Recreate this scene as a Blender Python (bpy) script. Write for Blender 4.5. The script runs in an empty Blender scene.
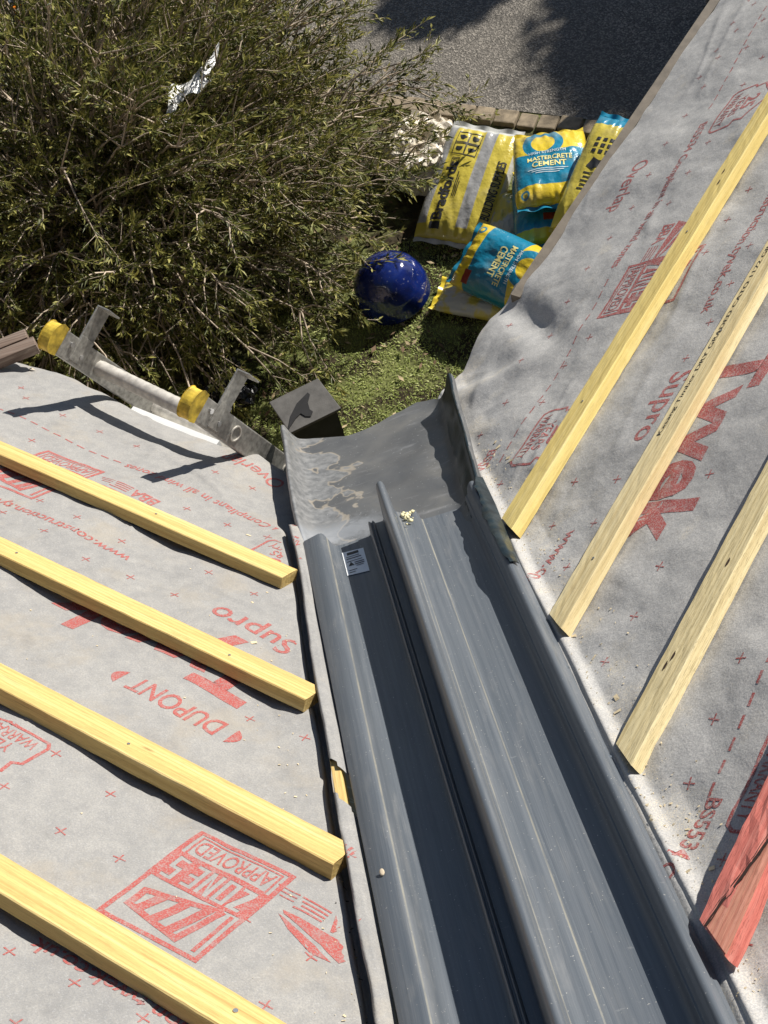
import bpy, bmesh, math, random
import numpy as np
from mathutils import Vector, Matrix, Euler

random.seed(7)
rng = np.random.default_rng(11)
SC = bpy.context.scene
COL = SC.collection
R = math.radians
S2 = 2 ** .5

# ------------------------------------------------------------------ frame of the roof
PITCH = 0.64475
cP, sP = math.cos(PITCH), math.sin(PITCH)
aL = np.array([-1, 1, 0]) / S2
dL = np.array([cP / S2, cP / S2, -sP])
nL = np.array([sP / S2, sP / S2, cP])
aR = np.array([1, 1, 0]) / S2
dR = np.array([-cP / S2, cP / S2, -sP])
nR = np.array([-sP / S2, sP / S2, cP])
vV = np.array([0, .88340, -.46862])      # down the valley
nV = np.array([0, .46862, .88340])
SUN = np.array([1.26, .735, 1.05]); SUN = SUN / np.linalg.norm(SUN)
GZ = -3.0                                 # ground level


def PL(s, u, h=0.0): return dL * s + aL * u + nL * h
def PR(s, u, h=0.0): return dR * s + aR * u + nR * h
def PV(x, v, h=0.0): return np.array([x, 0, 0]) + vV * v + nV * h


# ------------------------------------------------------------------ camera
CAM = np.array([-0.0028, -0.8487, 1.9538])
cam = bpy.data.cameras.new('camera'); camo = bpy.data.objects.new('camera', cam); COL.objects.link(camo)
camo.location = CAM; camo.rotation_euler = (0.6032, 0.1735, -0.24542)
cam.sensor_fit = 'VERTICAL'; cam.sensor_height = 24; cam.sensor_width = 18; cam.lens = 1463.5 * 24 / 1024
cam.clip_end = 500; cam.clip_start = .05
SC.camera = camo
CM = np.array(Euler((0.6032, 0.1735, -0.24542)).to_matrix())


def hit(x, y, z):
    """measured position of a photo point on the level z (only used to lay things out)"""
    d = CM @ np.array([(x - 384) / 1463.5, -(y - 512) / 1463.5, -1.0])
    return CAM + d * (z - CAM[2]) / d[2]


# ------------------------------------------------------------------ noise
def _hash(ix, iy, seed):
    h = (ix * 374761393 + iy * 668265263 + seed * 974634777) & 0xffffffff
    h = ((h ^ (h >> 13)) * 1274126177) & 0xffffffff
    return ((h ^ (h >> 16)) & 0xffff) / 65535.0


def noise(x, y, seed=0):
    x = np.asarray(x, float); y = np.asarray(y, float)
    ix = np.floor(x).astype(np.int64); iy = np.floor(y).astype(np.int64)
    fx = x - ix; fy = y - iy
    fx = fx * fx * fx * (fx * (fx * 6 - 15) + 10); fy = fy * fy * fy * (fy * (fy * 6 - 15) + 10)
    a = _hash(ix, iy, seed); b = _hash(ix + 1, iy, seed); c = _hash(ix, iy + 1, seed); d = _hash(ix + 1, iy + 1, seed)
    return (a + (b - a) * fx) * (1 - fy) + (c + (d - c) * fx) * fy - .5


def bump1(x, c, w): return np.exp(-((x - c) / w) ** 2)


# ------------------------------------------------------------------ materials
class NT:
    def __init__(self, name):
        self.m = bpy.data.materials.new(name); self.m.use_nodes = True
        self.t = self.m.node_tree; self.t.nodes.clear()
        self.out = self.t.nodes.new('ShaderNodeOutputMaterial')
        self.bsdf = self.t.nodes.new('ShaderNodeBsdfPrincipled')
        self.t.links.new(self.bsdf.outputs[0], self.out.inputs[0])

    def n(self, typ, ins=None, **kw):
        nd = self.t.nodes.new('ShaderNode' + typ)
        for k, v in kw.items(): setattr(nd, k, v)
        for k, v in (ins or {}).items(): self.put(nd.inputs[k], v)
        return nd

    def put(self, sock, v):
        if isinstance(v, bpy.types.NodeSocket): self.t.links.new(v, sock)
        elif isinstance(v, bpy.types.Node): self.t.links.new(v.outputs[0], sock)
        elif isinstance(v, (tuple, list)) and len(v) == 3 and sock.type == 'RGBA': sock.default_value = (*v, 1)
        else: sock.default_value = v

    def set(self, **kw):
        names = dict(color='Base Color', rough='Roughness', metal='Metallic', normal='Normal', spec='Specular IOR Level',
                     alpha='Alpha', trans='Transmission Weight', coat='Coat Weight', sheen='Sheen Weight', emc='Emission Color',
                     ems='Emission Strength', coat_rough='Coat Roughness', sss='Subsurface Weight')
        for k, v in kw.items(): self.put(self.bsdf.inputs[names[k]], v)
        return self

    def pos(self): return self.n('NewGeometry').outputs['Position']
    def obj(self): return self.n('TexCoord').outputs['Object']
    def uv(self): return self.n('TexCoord').outputs['UV']
    def mapping(self, v, scale=(1, 1, 1), rot=(0, 0, 0), loc=(0, 0, 0)):
        return self.n('Mapping', {'Vector': v, 'Scale': scale, 'Rotation': rot, 'Location': loc}).outputs[0]
    def noise(self, v, scale, detail=3, rough=.55, dist=0):
        return self.n('TexNoise', {'Vector': v, 'Scale': scale, 'Detail': detail, 'Roughness': rough, 'Distortion': dist}).outputs[0]
    def ramp(self, f, stops, interp='LINEAR'):
        nd = self.n('ValToRGB', {'Fac': f}); cr = nd.color_ramp; cr.interpolation = interp
        while len(cr.elements) < len(stops): cr.elements.new(.5)
        for e, (p_, c_) in zip(cr.elements, stops):
            e.position = p_; e.color = (*c_, 1) if isinstance(c_, (tuple, list)) else (c_, c_, c_, 1)
        return nd.outputs[0]
    def mix(self, f, a, b, mode='MIX'):
        nd = self.n('Mix', data_type='RGBA', blend_type=mode)
        self.put(nd.inputs[0], f); self.put(nd.inputs[6], a); self.put(nd.inputs[7], b)
        return nd.outputs[2]
    def math(self, op, a, b=0.0, clamp=False):
        nd = self.n('Math', operation=op, use_clamp=clamp); self.put(nd.inputs[0], a); self.put(nd.inputs[1], b)
        return nd.outputs[0]
    def sep(self, v):
        nd = self.n('SeparateXYZ', {0: v}); return nd.outputs
    def bump(self, h, strength=.5, dist=.001, normal=None):
        nd = self.n('Bump', {'Height': h, 'Strength': strength, 'Distance': dist})
        if normal is not None: self.put(nd.inputs['Normal'], normal)
        return nd.outputs[0]
    def sstep(self, v, a, b):
        nd = self.n('MapRange', {0: v, 1: a, 2: b}, interpolation_type='SMOOTHSTEP'); return nd.outputs[0]


def simple(name, col, rough=.6, metal=0, var=.25, scale=40, bump=.0, bscale=200, spec=.5, coat=0):
    t = NT(name); o = t.obj()
    nz = t.noise(o, scale, 4)
    lo = tuple(c * (1 - var) for c in col); hi = tuple(min(1, c * (1 + var)) for c in col)
    t.set(color=t.ramp(nz, [(.3, lo), (.7, hi)]), rough=rough, metal=metal, spec=spec, coat=coat)
    if bump: t.set(normal=t.bump(t.noise(o, bscale, 3), bump, .002))
    return t.m


def membrane_mat(name, ink=False, side='L'):
    t = NT(name); p = t.pos()
    big = t.noise(p, 5, 4); mid = t.noise(p, 38, 5, .65); fine = t.noise(p, 420, 2, .7); fib = t.noise(t.mapping(p, (300, 300, 900)), 1, 2, .6)
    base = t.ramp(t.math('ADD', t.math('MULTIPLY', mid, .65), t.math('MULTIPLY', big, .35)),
                  [(.3, (.250, .245, .238)), (.7, (.395, .380, .352))] if side == 'L' else [(.3, (.385, .378, .366)), (.7, (.55, .535, .505))])  # right sheet's base colour lightened to offset its grazing sun
    base = t.mix(t.math('MULTIPLY', t.sstep(fine, .38, .62), .5), base, (.225, .225, .23))
    base = t.mix(t.math('MULTIPLY', t.sstep(fib, .58, .70), .28), base, (.55, .55, .55))
    # sawdust and dirt lying on it
    if side == 'R':
        x = t.sep(p)[0]
        near = t.math('SUBTRACT', 1.0, t.sstep(x, .215, .36), True)
        d1 = t.math('MULTIPLY', t.sstep(t.math('ADD', t.noise(p, 14, 4), t.math('MULTIPLY', near, .15)), .58, .78), .6)
        dots = t.sstep(t.noise(p, 620, 1), .5, .58)
        base = t.mix(t.math('MULTIPLY', d1, dots), base, (.64, .56, .42))
    else:
        d1 = t.sstep(t.noise(p, 7, 5, .65), .50, .72)
        base = t.mix(t.math('MULTIPLY', d1, .5), base, (.36, .315, .25))
        d2 = t.sstep(t.noise(t.mapping(p, loc=(3, 1, 0)), 11, 5, .7), .56, .75)
        base = t.mix(t.math('MULTIPLY', d2, .4), base, (.19, .185, .18))
    if ink:
        sp = t.sstep(fine, .42, .52); wear = t.sstep(t.noise(p, 60, 4), .30, .5)
        f = t.math('MULTIPLY', t.math('ADD', t.math('MULTIPLY', sp, .40), .48), t.math('ADD', t.math('MULTIPLY', wear, .35), .65))
        base = t.mix(f, base, (.40, .062, .050) if side == 'L' else (.34, .040, .034))
    t.set(color=base, rough=.8, spec=.25)
    b = t.bump(fine, .28 if side == 'L' else .16, .0012)
    b = t.bump(mid, .5 if side == 'L' else .4, .005, b)
    t.set(normal=b)
    return t.m


def wood_mat(name, c0, c1, c2, saw=.0, split=False):
    t = NT(name); o = t.obj(); rnd = t.n('ObjectInfo').outputs['Random']
    off = t.n('CombineXYZ', {0: t.math('MULTIPLY', rnd, 7.0), 1: t.math('MULTIPLY', rnd, 3.0), 2: 0.0}).outputs[0]
    v = t.n('VectorMath', {0: o, 1: off}, operation='ADD').outputs[0]
    g = t.noise(t.mapping(v, (2.2, 95, 95)), 1, 4, .55, .6)
    g2 = t.noise(t.mapping(v, (9, 330, 330)), 1, 3, .6)
    rings = t.n('TexWave', {'Vector': t.mapping(v, (.55, 24, 24)), 'Scale': 1.6, 'Distortion': 5.5, 'Detail': 2.0, 'Detail Scale': .9}, wave_type='BANDS', bands_direction='Y').outputs[1]
    col = t.ramp(g, [(.25, c0), (.5, c1), (.78, c2)])
    col = t.mix(t.math('MULTIPLY', t.sstep(rings, .55, .95), .42), col, c0)
    col = t.mix(t.math('MULTIPLY', t.sstep(g2, .58, .7), .5), col, tuple(c * .55 for c in c0))
    # saw marks across
    if saw:
        sm = t.noise(t.mapping(v, (38, 640, 640)), 1, 3, .6, 1.6)
        col = t.mix(t.math('MULTIPLY', t.sstep(sm, .52, .62), saw), col, tuple(c * .38 for c in c0))
    # knots and grubby marks
    k = t.noise(t.mapping(v, (7, 30, 30)), 1, 2); k2 = t.noise(v, 9, 5, .7)
    col = t.mix(t.math('MULTIPLY', t.sstep(k, .74, .80), .75), col, (.10, .055, .02))
    col = t.mix(t.math('MULTIPLY', t.sstep(k2, .60, .75), .30), col, (.30, .20, .09))
    t.set(color=col, rough=.72, spec=.25, normal=t.bump(t.math('ADD', g2, g), .45, .0012))
    return t.m


def trough_mat():
    t = NT('grey_moulded_trough'); p = t.pos()
    m = t.mapping(p, (1, 1, 1), rot=(math.atan2(.46862, .8834), 0, 0))       # y runs down the valley
    streak = t.noise(t.mapping(m, (150, 2.2, 40)), 1, 4, .6); fine = t.noise(t.mapping(m, (600, 8, 200)), 1, 3)
    cl = t.noise(t.mapping(m, (38, 5, 22)), 1, 5, .65, .5); sc = t.noise(t.mapping(p, (40, 160, 60), rot=(0, 0, .8)), 1, 3, .5)
    col = t.ramp(streak, [(.3, (.082, .096, .114)), (.7, (.132, .146, .164))])
    col = t.mix(t.math('MULTIPLY', t.sstep(cl, .50, .74), .45), col, (.20, .203, .205))
    col = t.mix(t.math('MULTIPLY', t.sstep(fine, .6, .72), .25), col, (.24, .24, .23))
    dots = t.sstep(t.noise(p, 330, 1), .735, .78)
    col = t.mix(t.math('MULTIPLY', dots, .75), col, (.48, .46, .42))
    col = t.mix(t.math('MULTIPLY', t.sstep(sc, .70, .76), .22), col, (.33, .33, .33))
    # dusty lines caught in the moulding's corners
    x = t.sep(p)[0]
    br = t.ramp(t.noise(t.mapping(m, (30, 14, 30)), 1, 4, .7), [(.3, .25), (.6, 1.0)])
    for x0, w_, a_ in ((-.1195, .0016, .8), (.0615, .0017, .9), (.0265, .0011, .6), (.0215, .0009, .45)):
        d = t.math('ABSOLUTE', t.math('SUBTRACT', x, x0))
        f = t.math('SUBTRACT', 1.0, t.sstep(d, w_ * .35, w_), True)
        col = t.mix(t.math('MULTIPLY', t.math('MULTIPLY', f, a_), br), col, (.30, .285, .235))
    t.set(color=col, rough=t.ramp(cl, [(.3, .30), (.7, .48)]), spec=.55, normal=t.bump(t.math('ADD', streak, fine), .22, .001))
    return t.m


def lead_mat():
    t = NT('weathered_lead'); p = t.pos()
    n1 = t.noise(p, 10, 3, .5, .5); n2 = t.noise(p, 60, 4)
    x, y, z = t.sep(p)[:3]
    col = t.ramp(n1, [(.3, (.100, .104, .110)), (.55, (.142, .144, .145)), (.75, (.195, .19, .178))])
    # pale patina down the outlet's left side, with a rusty-white tide line round it
    lx = t.math('MULTIPLY', t.math('SUBTRACT', -.075, x), 7.5)
    pat = t.math('ADD', t.math('MULTIPLY', t.math('SUBTRACT', n1, .5), 2.6), lx)
    inside = t.sstep(pat, -.02, .03)
    edge = t.math('SUBTRACT', 1.0, t.sstep(t.math('ABSOLUTE', pat), .012, .06), True)
    col = t.mix(t.math('MULTIPLY', inside, .7), col, t.ramp(n2, [(.35, (.17, .175, .18)), (.7, (.36, .36, .36))]))
    col = t.mix(t.math('MULTIPLY', edge, .45), col, (.52, .44, .33))
    sp = t.sstep(t.noise(p, 190, 1), .70, .76)
    col = t.mix(t.math('MULTIPLY', sp, .5), col, (.42, .42, .42))
    sm = t.sstep(t.noise(t.mapping(p, (14, 60, 60), rot=(0, 0, -.3)), 1, 4), .58, .75)
    col = t.mix(t.math('MULTIPLY', sm, .35), col, (.34, .34, .35))
    # white smear round the joint with the trough
    yy = t.math('ADD', y, t.math('MULTIPLY', t.math('SUBTRACT', n2, .5), .08))
    jn = t.math('SUBTRACT', 1.0, t.sstep(t.math('ABSOLUTE', t.math('SUBTRACT', yy, .775)), .008, .055), True)
    jx = t.math('SUBTRACT', 1.0, t.sstep(x, -.06, .02), True)
    col = t.mix(t.math('MULTIPLY', t.math('MULTIPLY', jn, jx), .55), col, (.40, .42, .45))
    t.set(color=col, rough=.42, metal=.25, spec=.5, normal=t.bump(n1, .2, .004, t.bump(n2, .25, .0015)))
    return t.m


M = {}
M['memL'] = membrane_mat('membrane_left', False, 'L'); M['inkL'] = membrane_mat('membrane_red_print_left', True, 'L')
M['memR'] = membrane_mat('membrane_dusty_light_added', False, 'R'); M['inkR'] = membrane_mat('membrane_red_print_dusty_light_added', True, 'R')
M['wood'] = wood_mat('yellow_pine', (.50, .33, .115), (.68, .49, .185), (.77, .60, .28), saw=.22)
M['wood_bright'] = wood_mat('bright_pine', (.60, .44, .14), (.80, .63, .23), (.86, .71, .33), saw=.2)
M['wood_saw'] = wood_mat('sawn_pale_pine', (.58, .46, .23), (.77, .64, .36), (.85, .74, .46), saw=.5)
M['wood_pale'] = wood_mat('pale_pine', (.60, .46, .22), (.79, .65, .36), (.86, .75, .47), saw=.3)
M['wood_red'] = wood_mat('red_dyed_pine', (.56, .14, .11), (.74, .24, .19), (.80, .36, .29), saw=.55)
M['wood_raw'] = wood_mat('torn_pine', (.58, .20, .14), (.74, .34, .23), (.76, .32, .26), saw=.4)
M['wood_old'] = wood_mat('weathered_board', (.12, .085, .065), (.22, .16, .125), (.36, .30, .25))
M['trough'] = trough_mat()
M['lead'] = lead_mat()
M['lead_dark'] = simple('dark_lead_fold_and_wall_shade', (.024, .036, .042), .30, .15, .45, 30, .35, 60)
M['alu'] = simple('dull_aluminium', (.52, .49, .44), .5, .15, .25, 60, .1)
M['alu_scuffed'] = simple('scuffed_aluminium', (.36, .35, .32), .48, .45, .35, 90, .2)  # darker, more metallic aluminium for stiles, brackets and hubcaps
M['cap'] = simple('yellow_rubber', (.56, .40, .045), .6, 0, .55, 45, .4, 80)
M['white'] = simple('white_plastic', (.78, .78, .76), .4, 0, .04, 20)
M['brown'] = simple('brown_fascia', (.15, .125, .095), .7, 0, .25, 30, .2)
M['black'] = simple('black_ink', (.02, .02, .022), .5)
M['steel'] = simple('zinc_steel', (.5, .5, .5), .3, .9, .1)
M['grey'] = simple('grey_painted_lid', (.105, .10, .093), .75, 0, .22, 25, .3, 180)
M['shadow_strip'] = simple('black_bent_strip', (.012, .012, .013), .8)
M['foam'] = simple('yellow_foam', (.72, .66, .40), .85, 0, .25, 120, .6, 150)
M['chip'] = simple('wood_chip', (.6, .5, .36), .8)
M['straw'] = simple('dry_straw', (.42, .33, .19), .8, 0, .4, 30)
M['grit'] = simple('dark_grit', (.06, .05, .04), .95, 0, .5, 60, .6, 120)


def brick_mat():
    t = NT('buff_brick'); p = t.obj()
    b = t.n('TexBrick', {'Vector': t.mapping(p, (1, 1, 1), rot=(R(90), 0, R(45))), 'Color1': (.26, .21, .16), 'Color2': (.22, .18, .14), 'Mortar': (.33, .31, .28), 'Scale': 4.4, 'Mortar Size': .012})
    t.set(color=b.outputs[0], rough=.9); return t.m


M['brick'] = brick_mat()


def asphalt_mat():
    t = NT('grey_asphalt'); p = t.pos()
    v = t.n('TexVoronoi', {'Vector': p, 'Scale': 125.0}); n1 = t.noise(p, 170, 3, .7); n2 = t.noise(p, 2.2, 4)
    c = t.ramp(t.sep(v.outputs['Color'])[0], [(.0, (.105, .096, .083)), (.6, (.185, .168, .146)), (1., (.37, .335, .285))])
    c = t.mix(t.math('MULTIPLY', t.sstep(n1, .5, .7), .4), c, (.062, .058, .052))
    c = t.mix(t.math('MULTIPLY', t.sstep(n2, .4, .7), .35), c, (.15, .137, .117))
    t.set(color=c, rough=.9, spec=.2, normal=t.bump(v.outputs['Distance'], .6, .006)); return t.m


def soil_mat():
    t = NT('leaf_litter_soil'); p = t.pos()
    n1 = t.noise(p, 30, 5, .7); v = t.n('TexVoronoi', {'Vector': p, 'Scale': 45.0})
    c = t.ramp(n1, [(.3, (.022, .018, .011)), (.6, (.06, .048, .028)), (.8, (.13, .10, .06))])
    g = t.noise(p, 6, 4)
    c = t.mix(t.math('MULTIPLY', t.sstep(g, .42, .6), .6), c, (.24, .27, .09))
    t.set(color=c, rough=.95, spec=.15, normal=t.bump(v.outputs['Distance'], .7, .01)); return t.m


def leaf_mat(name, c0, c1, c2):
    t = NT(name); p = t.pos()
    at = t.n('Attribute', attribute_name='tint').outputs['Fac']
    c = t.ramp(at, [(0, c0), (.55, c1), (1, c2)])
    n = t.noise(p, 3.0, 3)
    c = t.mix(t.math('MULTIPLY', n, .25), c, c0)
    t.set(color=c, rough=.5, spec=.35)
    tr = t.n('BsdfTranslucent', {'Color': c}); mx = t.n('MixShader', {0: .22, 1: t.bsdf.outputs[0], 2: tr.outputs[0]})
    t.t.links.new(mx.outputs[0], t.out.inputs[0]); return t.m


M['asphalt'] = asphalt_mat(); M['soil'] = soil_mat()
M['leaf'] = leaf_mat('olive_narrow_leaves', (.040, .048, .013), (.118, .132, .028), (.46, .42, .12))
M['grass'] = leaf_mat('short_lawn_grass', (.26, .32, .085), (.46, .52, .16), (.70, .66, .36))
M['treeleaf'] = leaf_mat('dark_tree_leaves', (.02, .04, .01), (.04, .07, .015), (.08, .12, .03))
M['stem'] = simple('grey_brown_stems', (.46, .375, .285), .85, 0, .45, 14, .4, 90)
M['bark'] = simple('tree_bark', (.12, .09, .06), .9, 0, .4, 10, .6, 40)
M['sett'] = simple('buff_sett', (.27, .215, .145), .9, 0, .38, 24, .6, 120)
M['post'] = simple('grey_weathered_post', (.20, .18, .15), .9, 0, .35, 20, .4)


def tag(o, label=None, cat=None, group=None, kind=None):
    if label: o['label'] = label
    if cat: o['category'] = cat
    if group: o['group'] = group
    if kind: o['kind'] = kind
    return o


class MB:
    def __init__(self): self.v = []; self.f = []; self.mi = []; self.uv = None

    def add(self, verts, faces, mi=0):
        b = len(self.v); self.v.extend([tuple(map(float, q)) for q in verts])
        for f in faces: self.f.append(tuple(b + i for i in f)); self.mi.append(mi)
        return self

    def box(self, o, ex, ey, ez, mi=0):
        """box from corner o with edge vectors"""
        o, ex, ey, ez = map(np.asarray, (o, ex, ey, ez))
        V = [o, o + ex, o + ex + ey, o + ey, o + ez, o + ex + ez, o + ex + ey + ez, o + ey + ez]
        F = [(0, 3, 2, 1), (4, 5, 6, 7), (0, 1, 5, 4), (1, 2, 6, 5), (2, 3, 7, 6), (3, 0, 4, 7)]
        if np.dot(np.cross(ex, ey), ez) < 0: F = [f[::-1] for f in F]
        return self.add(V, F, mi)

    def cbox(self, c, sx, sy, sz, mi=0):
        c = np.asarray(c, float)
        return self.box(c - np.array([sx, sy, sz]) / 2, (sx, 0, 0), (0, sy, 0), (0, 0, sz), mi)

    def tube(self, pts, rad, n=8, mi=0, caps=True):
        pts = [np.asarray(q, float) for q in pts]
        if not hasattr(rad, '__len__'): rad = [rad] * len(pts)
        V = []; F = []
        ref = np.array([.13, .31, .94])
        for i, q in enumerate(pts):
            t = pts[min(i + 1, len(pts) - 1)] - pts[max(i - 1, 0)]; t = t / (np.linalg.norm(t) + 1e-12)
            a = np.cross(t, ref); a /= np.linalg.norm(a) + 1e-12; b = np.cross(t, a)
            for k in range(n):
                an = 2 * math.pi * k / n; V.append(q + rad[i] * (a * math.cos(an) + b * math.sin(an)))
        for i in range(len(pts) - 1):
            for k in range(n):
                F.append((i * n + k, i * n + (k + 1) % n, (i + 1) * n + (k + 1) % n, (i + 1) * n + k))
        if caps:
            F.append(tuple(range(n))[::-1]); F.append(tuple((len(pts) - 1) * n + k for k in range(n)))
        return self.add(V, F, mi)

    def grid(self, P, mi=0, flip=False):
        """P: array (rows, cols, 3)"""
        r, c = P.shape[:2]; b = len(self.v); self.v.extend(map(tuple, P.reshape(-1, 3).tolist()))
        for i in range(r - 1):
            for j in range(c - 1):
                q = (b + i * c + j, b + i * c + j + 1, b + (i + 1) * c + j + 1, b + (i + 1) * c + j)
                self.f.append(q[::-1] if flip else q); self.mi.append(mi)
        return self

    def build(self, name, mats, parent=None, smooth=False, bevel=0, loc=None):
        me = bpy.data.meshes.new(name)
        off = np.zeros(3)
        if parent is not None:
            q = parent
            while q is not None: off += np.array(q.location); q = q.parent
        if loc is not None: off = off + np.asarray(loc, float)
        V = np.array(self.v) - off
        me.from_pydata(V.tolist(), [], self.f)
        if not isinstance(mats, (list, tuple)): mats = [mats]
        for m in mats: me.materials.append(m)
        me.polygons.foreach_set('material_index', self.mi)
        if smooth: me.polygons.foreach_set('use_smooth', [True] * len(self.f))
        me.update()
        o = bpy.data.objects.new(name, me); COL.objects.link(o)
        if parent is not None: o.parent = parent
        if loc is not None: o.location = loc
        if bevel:
            bm = bmesh.new(); bm.from_mesh(me)
            es = [e for e in bm.edges if len(e.link_faces) == 2 and e.calc_face_angle(0) > .6]
            bmesh.ops.bevel(bm, geom=es, offset=bevel, segments=2, affect='EDGES', profile=.6)
            bm.to_mesh(me); bm.free()
        return o


def thing(name, loc, label, cat, group=None):
    o = bpy.data.objects.new(name, None); COL.objects.link(o); o.location = loc; o.empty_display_size = .1
    return tag(o, label, cat, group)


# ------------------------------------------------------------------ lettering helpers (flat meshes, in metres)
def text_tris(txt, width=None, cap=None, bold=0.0, shear=0.0, spacing=1.0):
    """returns verts (n,2) and faces; scaled so that the cap height is `cap` and the whole is `width` wide"""
    cu = bpy.data.curves.new('t', 'FONT'); cu.body = txt; cu.size = 1; cu.offset = bold; cu.shear = shear; cu.space_character = spacing
    cu.resolution_u = 3
    ob = bpy.data.objects.new('t', cu); COL.objects.link(ob)
    dg = bpy.context.evaluated_depsgraph_get(); dg.update()
    me = bpy.data.meshes.new_from_object(ob.evaluated_get(dg))
    bpy.data.objects.remove(ob); bpy.data.curves.remove(cu)
    V = np.array([v.co[:2] for v in me.vertices]) if len(me.vertices) else np.zeros((0, 2))
    F = [tuple(p.vertices) for p in me.polygons]
    bpy.data.meshes.remove(me)
    if not len(V): return V, F
    k = (cap / .70) if cap else 1
    V[:, 0] -= V[:, 0].min()
    if width: V[:, 0] *= width / V[:, 0].max()
    else: V[:, 0] *= k
    V[:, 1] *= k
    return V, F


def rect2(x0, y0, x1, y1): return np.array([(x0, y0), (x1, y0), (x1, y1), (x0, y1)]), [(0, 1, 2, 3)]


def stroke2(pts, w, closed=False):
    pts = [np.array(q, float) for q in pts]; n = len(pts); V = []; F = []
    for i in range(n):
        if closed: a, b = pts[i - 1], pts[(i + 1) % n]
        else: a, b = pts[max(i - 1, 0)], pts[min(i + 1, n - 1)]
        p = pts[i]
        d1 = p - a; d2 = b - p
        def nn(d): L = np.hypot(*d); return np.array([-d[1], d[0]]) / L if L > 1e-9 else np.zeros(2)
        m = nn(d1) + nn(d2); L = np.hypot(*m); m = m / L if L > 1e-9 else m
        c = max(.4, float(np.dot(m, nn(d2) if np.hypot(*d2) > 1e-9 else nn(d1))))
        V += [p + m * w / 2 / c, p - m * w / 2 / c]
    for i in range(n if closed else n - 1):
        j = (i + 1) % n; F.append((2 * i, 2 * i + 1, 2 * j + 1, 2 * j))
    return np.array(V), F


class Print:
    """collects flat lettering in a plane's own (x reading, y up) metres"""
    def __init__(self): self.items = []
    def add(self, VF, x=0, y=0, sx=1, rot=0):
        V, F = VF
        if not len(V): return
        c, s = math.cos(rot), math.sin(rot)
        V = np.asarray(V, float).copy(); V[:, 0] *= sx
        V = np.stack([x + c * V[:, 0] - s * V[:, 1], y + s * V[:, 0] + c * V[:, 1]], 1)
        self.items.append((V, F))
    def cut(self, maxlen):
        """triangulate and cut to short edges so it can follow a wavy sheet"""
        bm = bmesh.new()
        for V, F in self.items:
            vs = [bm.verts.new((a, b, 0)) for a, b in V]
            for f in F:
                try: bm.faces.new([vs[i] for i in f])
                except ValueError: pass
        bmesh.ops.triangulate(bm, faces=bm.faces[:])
        for _ in range(6):
            es = [e for e in bm.edges if e.calc_length() > maxlen]
            if not es: break
            bmesh.ops.subdivide_edges(bm, edges=es, cuts=1)
            bmesh.ops.triangulate(bm, faces=[f for f in bm.faces if len(f.verts) > 3])
        bm.verts.index_update()
        V = np.array([v.co[:2] for v in bm.verts]); F = [tuple(v.index for v in f.verts) for f in bm.faces]
        bm.free(); return V, F


# the repeated prints of the sheet; block origin = lower left corner, y up
def zone_box(P, x, y, mirror_ok=True):
    W, H = .146, .205
    P.add(stroke2([(0, 0), (W, 0), (W, H), (0, H)], .0072, True), x, y)
    P.add(text_tris('APPROVED', .118, .028, .012), x + .014, y + .0135)
    P.add(stroke2([(.010, .008), (W - .010, .008), (W - .010, .049), (.010, .049)], .003, True), x, y)
    # ZONE 5 reversed out of a solid band: band built as the letters' surroundings in strips
    P.add(rect2(.003, .050, W - .003, .057), x, y); P.add(rect2(.003, .104, W - .003, .111), x, y)
    zone_letters(P, x, y)
    # wind sock
    P.add(stroke2([(.012, .115), (.012, .195)], .006), x, y)
    P.add(stroke2([(.026, .114), (.042, .190), (.128, .172), (.128, .140), (.026, .114)], .010), x, y)
    for a, b, c, d, lo, hi in ((.034, .120, .052, .188, 0, 0), (.064, .127, .080, .183, 0, 0), (.094, .134, .107, .177, 0, 0)):
        P.add((np.array([(a, b), (a + .016, b + .004), (c + .014, d - .003), (c, d)]), [(0, 1, 2, 3)]), x, y)


def zone_letters(P, x, y):
    """solid red band with ZONE 5 left open: each letter cell is drawn as the red round its strokes"""
    y0, y1 = .057, .104; h = y1 - y0; s = .0060
    def bar(a, b, c, d): P.add(rect2(a, y0 + b * h, c, y0 + d * h), x, y)
    def poly(pts): P.add((np.array([(px, y0 + py * h) for px, py in pts]), [tuple(range(len(pts)))]), x, y)
    X = .003; cells = [.013, .037, .062, .087, .118]; wd = [.020, .020, .020, .018, .018]
    last = X
    for c0, w, ch in zip(cells, wd, 'ZONE5'):
        bar(last, 0, c0, 1); last = c0 + w
        i0, i1 = c0 + s, c0 + w - s; t = s / h
        if ch == 'Z':
            poly([(c0, 1 - t), (c0 + w - s * 1.6, 1 - t), (c0, t * 1.4)]); poly([(c0 + w, t), (c0 + w, 1 - t * 1.4), (c0 + s * 1.6, t)])
        if ch == 'O': bar(i0, t, i1, 1 - t)
        if ch == 'N':
            poly([(i0, 0), (i1, 0), (i0, 1 - 2.2 * t)]); poly([(i1, 1), (i0, 1), (i1, 2.2 * t)])
        if ch == 'E':
            bar(i0, t, c0 + w, .5 - t / 2); bar(i0, .5 + t / 2, c0 + w, 1 - t)
        if ch == '5':
            bar(c0, t, i1, .5 - t / 2); bar(i0, .5 + t / 2, c0 + w, 1 - t)
    bar(last, 0, .143, 1)


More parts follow.
